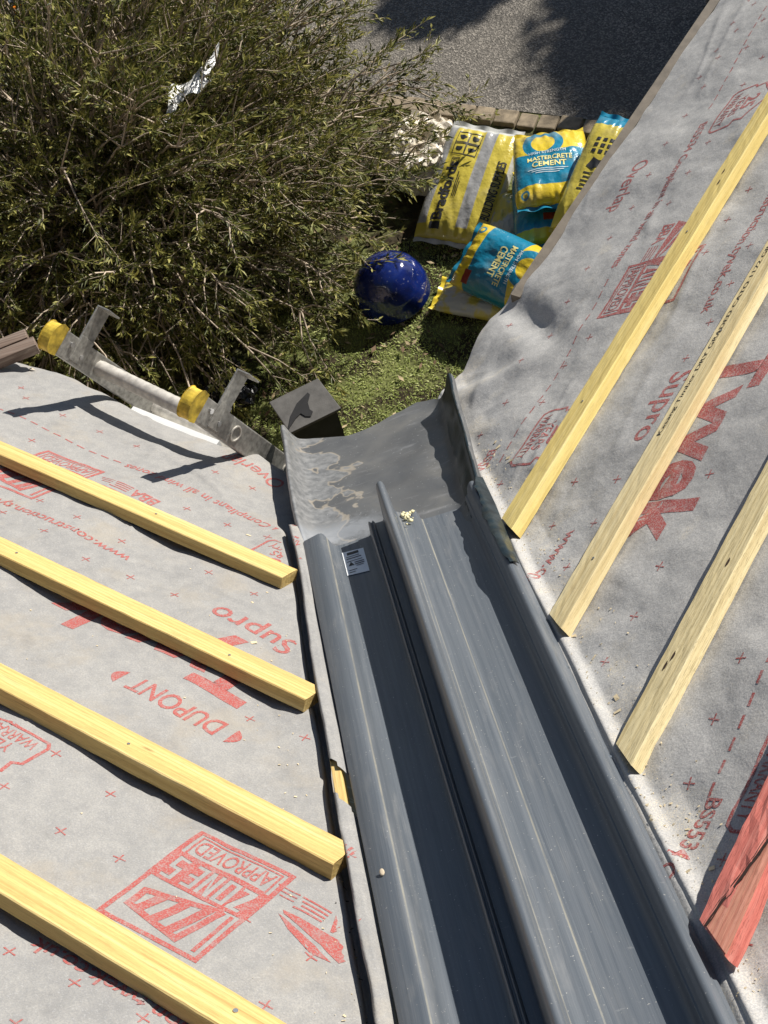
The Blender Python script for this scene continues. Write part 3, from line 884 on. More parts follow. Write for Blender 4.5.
# ------------------------------------------------------------------ lead outlet below the trough
lead = thing('lead_flashing', PV(0, 1.1, .07), 'dull grey dressed lead outlet with pale stains at the low end of the trough', 'lead flashing')
vst = np.linspace(.60, 1.372, 60)
P = []
xl = lambda v: np.interp(v, [.6, .73, .89, 1.08, 1.31, 1.40], [-.150, -.160, -.1675, -.1655, -.1600, -.161])
xr = lambda v: np.interp(v, [.6, .74, .85, 1.02, 1.23, 1.373], [.186, .178, .1865, .1985, .2075, .2175])
hl = lambda v: np.interp(v, [.6, .78, .95, 1.3, 1.4], [.080, .100, .128, .134, .136])
hr = lambda v: np.interp(v, [.6, .74, .85, 1.05, 1.25, 1.4], [.080, .115, .140, .150, .158, .166])
for v in vst:
    row = []
    L0, R0 = float(xl(v)), float(xr(v)); HL, HR = float(hl(v)), float(hr(v))
    k = min(1, max(0, (v - .70) / .10)); base = .066 + .012 * k
    out = min(1, max(0, (v - .9) / .45))
    wf = R0 - .036 + .006 * out                                  # foot of the right wall
    ctl = [(L0 - .007, HL - .014), (L0 - .004, HL - .002), (L0, HL), (L0 + .005, HL - .003), (L0 + .012, base + (HL - base) * .55), (L0 + .026, base + .008), (L0 + .06, base + .001),
           (-.02, base - .004 * out), (.05, base - .004 * out), (.10, base + .002), (wf - .014, base + .004), (wf, base + .013), (wf + .012, base + (HR - base) * .5),
           (R0 - .009, HR - .014), (R0 - .005, HR - .003), (R0 - .001, HR), (R0 + .004, HR - .003), (R0 + .007, HR - .013)]
    ctl = np.array(ctl); t = np.linspace(0, len(ctl) - 1, 76)
    xs = np.interp(t, np.arange(len(ctl)), ctl[:, 0]); hs = np.interp(t, np.arange(len(ctl)), ctl[:, 1])
    for _ in range(2):
        xs[1:-1] = (xs[:-2] + 2 * xs[1:-1] + xs[2:]) / 4; hs[1:-1] = (hs[:-2] + 2 * hs[1:-1] + hs[2:]) / 4
    hs = hs + .0022 * noise(xs * 22, v * 16 + 0 * xs, 70) * k + .0012 * noise(xs * 60, v * 60 + 0 * xs, 71) + (.0015 + .006 * np.clip((xs - .16) / .03, 0, 1)) * noise(xs * 0, v * 22 + 0 * xs, 72)
    dv = -.006 * noise(xs * 30, 0 * xs, 73) * (v > 1.30)
    # the free end droops slightly in the middle
    vv = v + dv + np.interp(xs, [-.165, -.13, -.03, .06, .14, .175, .2, .22], [-.060, -.045, -.085, -.060, -.035, -.055, -.115, -.140]) * out
    row = np.stack([xs, vv * vV[1] + hs * nV[1], vv * vV[2] + hs * nV[2]], 1); P.append(row)
P = np.array(P)
mb = MB(); mb.grid(P)
nc = P.shape[1]
for k_, f_ in enumerate(mb.f):
    i_, j_ = divmod(f_[0], nc); tj = j_ / 75 * 17 + .5 * float(noise(i_ * .12, j_ * .05, 75)) + .35 * float(noise(i_ * .4, j_ * .2, 76))
    if 11.2 < tj < 15.2: mb.mi[k_] = 1  # right inner wall coloured dark to stand for its shade
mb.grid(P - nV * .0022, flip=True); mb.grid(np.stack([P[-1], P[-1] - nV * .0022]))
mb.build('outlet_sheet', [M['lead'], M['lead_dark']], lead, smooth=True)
# dark folded flap lying over the trough's right crest, with a wavy cut edge
Pf = []
for i in range(90):
    f = i / 89; v = .79 - f * .345; row = []
    xo = np.interp(f, [0, .3, 1], [.1925, .194, .186]) ; xi = np.interp(f, [0, .12, .45, .85, 1], [.180, .172, .1635, .1640, .170]) + (.0075 * float(noise(f * 9, 3.3, 78)) + .003 * float(noise(f * 26, 1.3, 79))) * (1 if f > .12 else 0)
    for j in range(11):
        g = j / 10; x = xo + (xi - xo) * g
        crest = np.interp(x, [.150, .158, .164, .170, .176, .184, .195], [.118, .1245, .1285, .1305, .1300, .1235, .1130])
        lift = .008 * max(0, 1 - f * 3.2) * (1 - .4 * g)
        h = crest + .002 + lift + (.0050 * float(noise(f * 11 + g * .8, 2.2, 80)) + .0022 * float(noise(f * 27 + g, 4.2, 81))) * (.3 + .7 * g) + .0012 * float(noise(f * 30, g * 4, 74))
        row.append(PV(x, v, h))
    Pf.append(row)
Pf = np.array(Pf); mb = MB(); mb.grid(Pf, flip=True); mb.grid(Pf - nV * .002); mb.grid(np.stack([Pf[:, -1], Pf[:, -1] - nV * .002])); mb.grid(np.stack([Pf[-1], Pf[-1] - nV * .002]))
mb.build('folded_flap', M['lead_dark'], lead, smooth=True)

# straw and grit in the gap beside the roll
mb = MB()
for k in range(420):
    s = random.uniform(-.62, -.20); x = -.2035 + random.gauss(0, .0035); w = -x * S2
    q = PL(s, w + s * cP, random.uniform(-.028, -.006)); d = np.array([random.gauss(0, 1) for _ in range(3)]); d /= np.linalg.norm(d)
    l = random.uniform(.003, .014); mb.tube([q - d * l, q + d * l], random.uniform(.0004, .0012), 4, 0 if random.random() < .35 else 1)
o = mb.build('straw_and_grit', [M['straw'], M['grit']]); tag(o, 'dry straw and dark grit caught in the gap beside the rolled membrane edge', 'debris', kind='stuff')

# ------------------------------------------------------------------ the house under the roof
house = thing('house', (0, .7, GZ), 'buff house whose two roof wings meet at the valley, mostly hidden under the membranes', 'house')
for sg in (-1, 1):
    e = np.array([sg, 1, 0]) / S2; n_ = np.array([-sg, 1, 0]) / S2
    mb = MB(); c0 = np.array([0, .62, GZ]); mb.box(c0, e * 5.5, -n_ * .25, (0, 0, 2.42)); mb.build('wall', M['brick'], house)
    P_, d_, a_, nn_ = (PL, dL, aL, nL) if sg < 0 else (PR, dR, aR, nR)
    mb = MB()
    s1 = .66
    V = []
    for s, w, h in ((-2.2, .30, -.05), (s1, .30, -.05), (s1, 5.5, -.05), (-2.2, 5.5, -.05)):
        V.append(P_(s, w + s * cP, h))
    V += [q - nn_ * .05 for q in V]
    mb.add(V, [(0, 1, 2, 3), (7, 6, 5, 4), (0, 4, 5, 1), (1, 5, 6, 2), (2, 6, 7, 3), (3, 7, 4, 0)])
    mb.build('roof_deck', M['wood_old'], house)
    mb = MB(); 
    if sg < 0:
        mb.box(P_(.800, 1.44, -.052), a_ * 3.8, np.array([1, 1, 0]) / S2 * .022, (0, 0, -.16)); mb.box(P_(.874, 1.13, -.046), a_ * .25, np.array([1, 1, 0]) / S2 * .022, (0, 0, -.16)); mb.build('fascia', M['white'], house)
    else: mb.box(P_(.862, 1.30, -.010), a_ * 4.2, np.array([-1, 1, 0]) / S2 * .024, (0, 0, -.17)); mb.build('fascia', M['brown'], house)

# ------------------------------------------------------------------ ladder at the left eave
PRc = np.array([-.308, 1.120, -.223]); PLc = np.array([-.568, 1.423, -.228])
E = PLc - PRc; W_ = np.linalg.norm(E); E /= W_
oh = np.array([E[1], -E[0], 0]); oh /= np.linalg.norm(oh)
if oh[0] < 0: oh = -oh
be = R(70); D = oh * math.cos(be) + np.array([0, 0, -math.sin(be)]); D = D - E * (D @ E); D /= np.linalg.norm(D)
N = np.cross(D, E); N /= np.linalg.norm(N)
if N[2] < 0: N = -N
LEN = (PRc[2] - GZ - .02) / -D[2]
lad = thing('ladder', PRc + D * LEN, 'scuffed aluminium ladder with yellow end caps leaning on the left eave', 'ladder')
for Pc, sg in ((PRc, -1), (PLc, 1)):
    mb = MB(); st_w, st_d, th = .025, .057, .0022          # box-section stile
    o_ = Pc - E * (st_w / 2) - N * (st_d / 2)
    mb.box(o_ + D * .012, E * st_w, D * (LEN - .012), N * st_d)
    st_ = mb.build('stile', M['alu_scuffed'], lad, bevel=.003)
    # cap
    V = []; F = []; nseg = 12
    for i in range(nseg + 1):
        a = math.pi * i / nseg
        for q in (-1, 1): V.append(Pc + D * (.010 - .020 * math.sin(a)) + N * (-math.cos(a) * (st_d / 2 + .004)) + E * q * (st_w / 2 + .0025))
    for i in range(nseg): F.append((2 * i, 2 * i + 1, 2 * i + 3, 2 * i + 2))
    Vb = [Pc + D * .027 + N * q2 * (st_d / 2 + .004) + E * q * (st_w / 2 + .0025) for q2 in (-1, 1) for q in (-1, 1)]
    b0 = len(V); V += Vb
    F += [(0, b0, b0 + 1, 1), (2 * nseg, 2 * nseg + 1, b0 + 3, b0 + 2), tuple([2 * i for i in range(nseg, -1, -1)] + [b0, b0 + 2][::1]), tuple([2 * i + 1 for i in range(nseg + 1)] + [b0 + 3, b0 + 1])]
    mb = MB(); mb.add(V, F)
    bm_o = mb.build('end_cap', M['cap'], lad, bevel=.003)
    # hook bracket standing off the outer face of the stile
    mb = MB(); base = Pc + D * .075 + N * (st_d / 2) - E * .012
    mb.box(base, E * .004 * 1, D * .045, N * .084)
    mb.box(base + N * .080, E * -.030 * 1, D * .045, N * .004)
    mb.box(base - N * .050, E * -.003, D * .045, N * .06)
    mb.build('hook_bracket', M['alu_scuffed'], lad, bevel=.001)
    for dd, nn2 in ((.060, .008), (.105, -.004)):
        q = Pc + D * dd - E * (st_w / 2) + N * nn2
        mb = MB(); mb.tube([q + E * .001, q - E * .004], .006, 10); mb.build('bolt', M['steel'], lad)
k = 0; dd = .178
while dd < LEN - .1:
    mb = MB(); ca = PRc + D * dd - E * (st_w / 2 + .003); cb = PLc + D * dd + E * (st_w / 2 + .003)
    n_ = 20; V = []; F = []
    steps = 60
    for i in range(steps + 1):
        q = ca + (cb - ca) * i / steps
        for j in range(n_):
            an = 2 * math.pi * j / n_; rr = .0172 + (.0008 if j % 2 else 0) + .0004 * math.sin(i * 2.1)
            V.append(q + rr * (D * math.cos(an) + N * math.sin(an)))
    for i in range(steps):
        for j in range(n_): F.append((i * n_ + j, i * n_ + (j + 1) % n_, (i + 1) * n_ + (j + 1) % n_, (i + 1) * n_ + j))
    b0 = len(V)
    for q, sgn in ((ca, 1), (cb, -1)):                 # hollow ends
        for dep, r2 in ((0, .0148), (.03, .0140)):
            for j in range(n_):
                an = 2 * math.pi * j / n_; V.append(q + E * sgn * dep + r2 * (D * math.cos(an) + N * math.sin(an)))
    for e_, ring in ((0, 0), (1, steps * n_)):
        o1 = b0 + e_ * 2 * n_
        for j in range(n_):
            j2 = (j + 1) % n_; F.append((ring + j, ring + j2, o1 + j2, o1 + j)); F.append((o1 + j, o1 + j2, o1 + n_ + j2, o1 + n_ + j))
        F.append(tuple(o1 + n_ + j for j in range(n_)))
    mb.add(V, F); bmh = mb.build('rung', M['alu'], lad, smooth=True)
    mod = bmh.modifiers.new('es', 'EDGE_SPLIT'); mod.split_angle = R(35)
    dd += .25; k += 1

# weathered board beyond the eave at the left edge of the picture
brd = hit(33, 336, -.42); ex = np.array([-.985, -.12, .0]); ey = np.array([.12, -.985, 0])
mb = MB(); mb.box(brd, ex * 2.2, ey * .03, (0, 0, -.03)); 
for q in (.034,): mb.box(brd - ey * q + ex * .02 * q * 20, ex * 2.2, ey * .03, (0, 0, -.03 + q * .1))
o = mb.build('timber_board', M['wood_old'], bevel=.002); tag(o, 'weathered reddish brown grooved board poking in at the left edge beside the ladder', 'timber board')
b = MB(); q = PL(.80, 1.60, .004)
b.add([q, q + aL * .018, q + aL * .014 - dL * .010, q + aL * .004 - dL * .008 + nL * .003, q + nL * .004 + aL * .008 - dL * .004], [(0, 1, 4), (1, 2, 4), (2, 3, 4), (3, 0, 4)])
o = b.build('wood_chip', M['chip']); tag(o, 'small yellow wood chip on the left membrane close to the eave and board', 'wood chip')

# ------------------------------------------------------------------ ground
def sheet(name, pts, z, mat):
    mb = MB(); mb.add([(x, y, z) for x, y in pts], [tuple(range(len(pts)))]); o = mb.build(name, mat); o['kind'] = 'structure'; return o


sheet('ground', [(-150, -150), (150, -150), (150, 150), (-150, 150)], GZ, M['soil'])
K0 = hit(455, 118, GZ)[:2]; K1 = hit(618, 138, GZ)[:2]; kd = (K1 - K0) / np.linalg.norm(K1 - K0); kn = np.array([-kd[1], kd[0]])
if kn[1] < 0: kn = -kn
a0 = K0 - kd * 60 + kn * .1; a1 = K0 + kd * 60 + kn * .1
sheet('driveway', [tuple(a0), tuple(a1), tuple(a1 + kn * 90), tuple(a0 + kn * 90)], GZ + .004, M['asphalt'])
mb = MB()
x = -4.0
while x < 5:
    l = random.uniform(.085, .125)
    for r_ in (0,):
        c = K0 + kd * (x + (.05 if r_ else 0)) + kn * (-.02 + r_ * .085) + kn * random.uniform(-.004, .004)
        hh = .05 + random.uniform(-.008, .008)
        mb.box((c[0], c[1], GZ - .02), np.append(kd * (l - .012), random.uniform(-.004, .004)), np.append(kn * .095, 0), (0, 0, hh))
    x += l
o = mb.build('sett_kerb', M['sett'], bevel=.008); o['kind'] = 'structure'

# lawn: blades
def blades(n, region, lo, hi):
    pts = []
    while len(pts) < n:
        q = np.array([random.uniform(-.9, 1.1), random.uniform(2.2, 4.35)])
        if region(q): pts.append(q)
    pts = np.array(pts); n = len(pts)
    ang = rng.uniform(0, 2 * math.pi, n); L = rng.uniform(lo, hi, n); lean = rng.uniform(.5, 1.35, n)
    w = rng.uniform(.0016, .0032, n)
    dx = np.cos(ang); dy = np.sin(ang)
    V = np.zeros((n, 5, 3))
    side = np.stack([-dy, dx, 0 * dx], 1); fw = np.stack([dx, dy, 0 * dx], 1); up = np.array([0, 0, 1.])
    b = np.concatenate([pts, np.full((n, 1), GZ)], 1)
    m = b + (fw * (np.sin(lean) * .35)[:, None] + up * (np.cos(lean) * .62)[:, None]) * L[:, None]
    t = b + (fw * np.sin(lean)[:, None] + up * (np.cos(lean) * .85)[:, None]) * L[:, None]
    V[:, 0] = b - side * w[:, None]; V[:, 1] = b + side * w[:, None]; V[:, 2] = m + side * (w * .8)[:, None]; V[:, 3] = m - side * (w * .8)[:, None]; V[:, 4] = t
    me = bpy.data.meshes.new('grass')
    F = []
    for i in range(n):
        k = i * 5; F.append((k, k + 1, k + 2, k + 3)); F.append((k + 3, k + 2, k + 4))
    me.from_pydata(V.reshape(-1, 3).tolist(), [], F)
    pn = noise(pts[:, 0] * 6, pts[:, 1] * 6, 90) + .5
    tint = np.clip(rng.normal(.35, .22, n) + (pn - .5) * .9, 0, 1)
    at = me.attributes.new('tint', 'FLOAT', 'POINT'); at.data.foreach_set('value', np.repeat(tint, 5))
    me.materials.append(M['grass']); o = bpy.data.objects.new('grass', me); COL.objects.link(o); return o


def lawn(q):
    # the lawn strip between shrub, bags and the house
    return (q[1] - q[0] * -.15) > 2.3 and noise(q[0] * 3, q[1] * 3, 91) > -.42 and not (q[0] < -.25 and q[1] > 3.75) and q[1] < 4.2


o = blades(36000, lawn, .008, .022); tag(o, 'short patchy green lawn beside the trough outlet and below the blue bowl', 'grass', kind='stuff')
# leaf litter
mb = MB()
for k in range(1700):
    q = np.array([random.uniform(-1.9, .75), random.uniform(2.7, 5.6), GZ + random.uniform(.004, .03)])
    if q[1] < 3.4 and random.random() < .75: continue
    a = random.uniform(0, 6.28); l = random.uniform(.008, .024); w = l * random.uniform(.25, .5); d = np.array([math.cos(a), math.sin(a), random.uniform(-.3, .3)]); s_ = np.array([-math.sin(a), math.cos(a), random.uniform(-.3, .3)])
    mb.add([q - d * l, q + s_ * w, q + d * l, q - s_ * w], [(0, 1, 2, 3)], 0 if random.random() < .6 else 1)
o = mb.build('leaf_litter', [M['straw'], simple('brown_leaves', (.16, .10, .055), .8)]); tag(o, 'dead brown leaves scattered on the lawn and under the shrub', 'leaf litter', kind='stuff')

# ------------------------------------------------------------------ big shrub
def leaf_cloud(name, base, dirs, sides, L, W, tint, mat, parent, curl=.15):
    n = len(base)
    V = np.zeros((n, 6, 3)); up = np.cross(sides, dirs)
    V[:, 0] = base; V[:, 1] = base + dirs * (L * .45)[:, None] + sides * (W * .5)[:, None]; V[:, 2] = base + dirs * (L * .45)[:, None] - sides * (W * .5)[:, None]
    V[:, 1] += up * (L * curl * .5)[:, None]; V[:, 2] += up * (L * curl * .5)[:, None]
    V[:, 3] = base + dirs * L[:, None]; V[:, 4] = base + dirs * (L * .45)[:, None] + up * (L * curl * .2)[:, None]
    V = V[:, :5]
    I = np.arange(n)[:, None] * 5
    F = np.concatenate([I + np.array([[0, 1, 4]]), I + np.array([[4, 1, 3]]), I + np.array([[0, 4, 2]]), I + np.array([[4, 3, 2]])], 1).reshape(-1, 3)
    off = np.array(parent.location) if parent else np.zeros(3)
    me = bpy.data.meshes.new(name); me.from_pydata((V.reshape(-1, 3) - off).tolist(), [], F.tolist())
    at = me.attributes.new('tint', 'FLOAT', 'POINT'); at.data.foreach_set('value', np.repeat(tint, 5))
    me.materials.append(mat); o = bpy.data.objects.new(name, me); COL.objects.link(o); o.parent = parent
    return o


def make_shrub(center, rx, ry, hz, nst, seed):
    rs = random.Random(seed)
    root = thing('shrub', center, 'big sprawling shrub with grey twigs and narrow olive leaves, filling the upper left', 'shrub')
    mb = MB(); LB = []; LD = []; LS = []; LL = []; LW = []; LT = []
    c = np.array(center)
    def leaves(p0, p1, n, l0, l1, bias):
        d = p1 - p0; d = d / (np.linalg.norm(d) + 1e-9)
        for i in range(n):
            f = rs.random() ** .7; q = p0 + (p1 - p0) * f
            r = np.array([rs.gauss(0, 1) for _ in range(3)]); r -= d * (r @ d); r /= np.linalg.norm(r) + 1e-9
            dd = d * rs.uniform(.55, 1.0) + r * rs.uniform(.35, .8); dd[2] += .08; dd /= np.linalg.norm(dd)
            s_ = np.cross(dd, np.array([rs.gauss(0, .5), rs.gauss(0, .5), 1])); s_ /= np.linalg.norm(s_) + 1e-9
            LB.append(q); LD.append(dd); LS.append(s_); k_ = rs.uniform(.6, 1.35); LL.append(rs.uniform(l0, l1) * k_); LW.append(rs.uniform(.006, .0105) * k_)
            LT.append(min(1, max(0, rs.gauss(.36, .2) + bias * (f - .3) * .6)))
    for k in range(nst):
        az = rs.uniform(0, 2 * math.pi); el = math.asin(min(1, rs.random() ** .8 * .98)); rr = rs.uniform(.72, 1.04)
        # clumpy outline
        rr *= 1 + .16 * float(noise(az * 1.6, el * 2.5, seed)) * 2
        tip = c + np.array([rx * math.cos(el) * math.cos(az), ry * math.cos(el) * math.sin(az), hz * math.sin(el) + .12]) * rr
        b0 = c + np.array([rs.gauss(0, .16), rs.gauss(0, .16), 0])
        mid = b0 * .45 + tip * .55 + np.array([0, 0, .28 + .1 * rs.random()]) * (1 - .5 * math.sin(el))
        # a sideways sweep, as if combed by the wind towards the drive and the house
        tip = tip + np.array([.10, -.12, -.10]) * rs.random()
        pts = []
        for i in range(9):
            f = i / 8; q = b0 * (1 - f) ** 2 + mid * 2 * f * (1 - f) + tip * f * f
            q = q + np.array([rs.gauss(0, .012), rs.gauss(0, .012), rs.gauss(0, .012)]) * (f > 0); pts.append(q)
        mb.tube(pts, [.0115 * (1 - f / 8 * .70) * rs.uniform(.8, 1.15) for f in range(9)], 5, caps=False)
        leaves(pts[6], pts[8] + (pts[8] - pts[7]) * .6, 22, .022, .042, 1)
        for b_ in range(rs.randint(7, 10)):
            i = rs.choice([2, 3, 4, 4, 5, 5, 6, 6, 7, 7]); f = rs.random(); p0 = pts[i] * (1 - f) + pts[i + 1] * f
            d = pts[i + 1] - pts[i]; d /= np.linalg.norm(d)
            r = np.array([rs.gauss(0, 1), rs.gauss(0, 1), rs.gauss(.25, .8)]); r /= np.linalg.norm(r)
            dd = d * .9 + r * .75; dd /= np.linalg.norm(dd); l = rs.uniform(.15, .38)
            p1 = p0 + dd * l * .5 + np.array([0, 0, .012]); p2 = p0 + dd * l + d * l * .2 + np.array([0, 0, -.02])
            mb.tube([p0, p1, p2], [.0046, .0035, .0015], 4, caps=False)
            nl = rs.randint(28, 42)
            leaves(p0 + (p1 - p0) * .6, p2 + (p2 - p1) * .25, nl, .028, .056, 1)
            for _ in range(2):
                f2 = rs.random(); q0 = p1 * (1 - f2) + p2 * f2
                r = np.array([rs.gauss(0, 1), rs.gauss(0, 1), rs.gauss(.2, .7)]); r /= np.linalg.norm(r); d3 = dd + r * .8; d3 /= np.linalg.norm(d3); l3 = rs.uniform(.05, .13)
                mb.tube([q0, q0 + d3 * l3], [.0017, .0009], 3, caps=False); leaves(q0 + d3 * l3 * .3, q0 + d3 * l3 * 1.1, rs.randint(6, 11), .018, .034, 1.2)
    mb.build('stems', M['stem'], root, smooth=True)
    leaf_cloud('foliage', np.array(LB), np.array(LD), np.array(LS), np.array(LL), np.array(LW), np.array(LT), M['leaf'], root)
    return root


make_shrub((-.92, 4.76, GZ), 1.52, 1.44, 1.45, 500, 5)


# ------------------------------------------------------------------ trees out of frame whose shade falls on the drive
def make_tree(x, y, hz, cz, rx, ry, rz, seed, label, n=9000):
    rs = random.Random(seed); root = thing('tree', (x, y, GZ), label, 'tree')
    mb = MB(); top = np.array([x, y, cz]); mb.tube([(x, y, GZ), (x + .05, y, (GZ + cz) / 2), tuple(top)], [.14, .11, .05], 10)
    LB = []; LD = []
    for k in range(46):
        d = np.array([rs.gauss(0, 1), rs.gauss(0, 1), rs.gauss(.1, .8)]); d /= np.linalg.norm(d)
        tip = top + d * np.array([rx, ry, rz]) * rs.uniform(.55, .95); mb.tube([top - np.array([0, 0, .4]), (top + tip) / 2 + np.array([0, 0, .1]), tip], [.035, .022, .006], 5)
        m = n // 46
        for _ in range(m):
            q = tip + np.array([rs.gauss(0, .2 * rx), rs.gauss(0, .2 * ry), rs.gauss(0, .18 * rz)]); LB.append(q)
            e = np.array([rs.gauss(0, 1) for _ in range(3)]); LD.append(e / np.linalg.norm(e))
    mb.build('trunk', M['bark'], root, smooth=True)
    LB = np.array(LB); LD = np.array(LD); s_ = np.cross(LD, rng.normal(size=LD.shape)); s_ /= np.linalg.norm(s_, axis=1)[:, None]
    leaf_cloud('crown', LB, LD, s_, rng.uniform(.06, .11, len(LB)), rng.uniform(.035, .06, len(LB)), rng.uniform(0, 1, len(LB)), M['treeleaf'], root)


make_tree(7.62, 8.22, 4, 1.15, .78, .78, .54, 3, 'leafy tree out of frame beyond the drive whose shade falls across the asphalt', 22000)
make_tree(5.60, 8.50, 4, .65, .27, .27, .22, 4, 'smaller leafy tree out of frame beyond the drive, farther from the house', 5000)

# grey post at the drive's far edge
pp = hit(712, 14, GZ); mb = MB(); mb.box((pp[0] - .0, pp[1], GZ), (.085, .0, 0), (0, .085, 0), (0, 0, .9)); mb.add([(pp[0], pp[1], GZ + .9), (pp[0] + .085, pp[1], GZ + .9), (pp[0] + .085, pp[1] + .085, GZ + .9), (pp[0], pp[1] + .085, GZ + .9), (pp[0] + .042, pp[1] + .042, GZ + .94)], [(0, 1, 4), (1, 2, 4), (2, 3, 4), (3, 0, 4)])
o = mb.build('wooden_post', M['post'], bevel=.004); tag(o, 'grey weathered post just showing beside the right membrane at the top edge', 'post')


# ------------------------------------------------------------------ sacks
def bag_material(name, kind):
    t = NT(name); uv = t.uv(); u, v = t.sep(uv)[:2]; o = t.obj()
    Y = ((.60, .49, .07) if kind in ('sand', 'yellow', 'bluetip') else (.72, .53, .03)); B = (.010, .20, .33); G = (.36, .36, .36)
    def band(x, a, b, soft=.006):
        return t.math('MULTIPLY', t.sstep(x, a - soft, a + soft), t.math('SUBTRACT', 1.0, t.sstep(x, b - soft, b + soft), True))
    if kind == 'sand':
        c = t.mix(band(u, -.1, .15), Y, G); c = t.mix(band(u, .54, .70), c, G); c = t.mix(band(u, .955, 1.2), c, (.55, .55, .52))
        c = t.mix(band(v, .955, 1.2), c, (.55, .55, .52)); c = t.mix(band(v, -.2, .10), c, Y)
    elif kind in ('cement', 'cement_wide'):
        wob = t.math('ADD', v, t.math('MULTIPLY', t.math('SINE', t.math('MULTIPLY', u, 4.2)), .045))
        c = t.mix(t.sstep(wob, .645, .655), B, Y)
        c = t.mix(t.math('SUBTRACT', 1.0, t.sstep(v, .175, .185), True), c, Y)
        # the ring
        du = t.math('MULTIPLY', t.math('SUBTRACT', u, .42), .36); dv = t.math('MULTIPLY', t.math('SUBTRACT', v, .765), .46)
        r = t.math('SQRT', t.math('ADD', t.math('MULTIPLY', du, du), t.math('MULTIPLY', dv, dv)))
        c = t.mix(band(r, .058, .100, .002), c, B)
        du = t.math('MULTIPLY', t.math('SUBTRACT', u, .14), .36); dv = t.math('MULTIPLY', t.math('SUBTRACT', v, .09), .46)
        r = t.math('SQRT', t.math('ADD', t.math('MULTIPLY', du, du), t.math('MULTIPLY', dv, dv)))
        c = t.mix(band(r, .012, .022, .002), c, B)
        c = t.mix(t.math('MULTIPLY', band(u, .74, .93), band(v, .155, .235)), c, (.22, .02, .015))
    elif kind == 'blue':
        c = t.mix(t.sstep(v, .11, .12), Y, B)
        c = t.mix(t.math('MULTIPLY', band(u, .42, .60), band(v, .20, .29)), c, (.25, .02, .015))
    elif kind == 'bluetip':
        c = t.mix(t.sstep(v, .89, .90), Y, B)
    elif kind == 'clear':
        c = t.mix(t.sstep(t.noise(o, 7, 3), .42, .5), (.50, .50, .47), (.60, .50, .09))
    elif kind == 'yellow':
        c = t.mix(band(u, .62, .74), Y, G)
    else:
        c = (.6, .58, .52)
    n1 = t.noise(o, 9, 5); n2 = t.noise(o, 45, 4)
    c = t.mix(t.math('MULTIPLY', t.sstep(n1, .48, .75), .38), c, (.34, .30, .20))
    t.set(color=c, rough=.27, spec=.55, coat=.25, normal=t.bump(n2, .45, .006, t.bump(n1, .35, .02)))
    return t.m


def bag_shape(u, v, T, seed, fl=1.0):
    """height above / below the mid plane at (u,v) in 0..1"""
    e = 1e-6
    a = np.clip(1 - np.abs(2 * u - 1) ** 3.4, e, 1) ** .55; b = np.clip(1 - np.abs(2 * v - 1) ** 4.0, e, 1) ** .55
    h = T / 2 * a * b
    wr = (.010 * noise(u * 4, v * 5, seed) + .007 * noise(u * 11 + v * 3, v * 6, seed + 1) + .003 * noise(u * 26, v * 22, seed + 2)) * np.clip(a * b * 1.6, 0, 1)
    edge = np.clip((np.abs(2 * v - 1) - .55) / .4, 0, 1)
    wr = wr + edge * .006 * np.sin(u * 46 + 3 * noise(u * 6, v * 3, seed + 3)) * a * b
    return h, wr


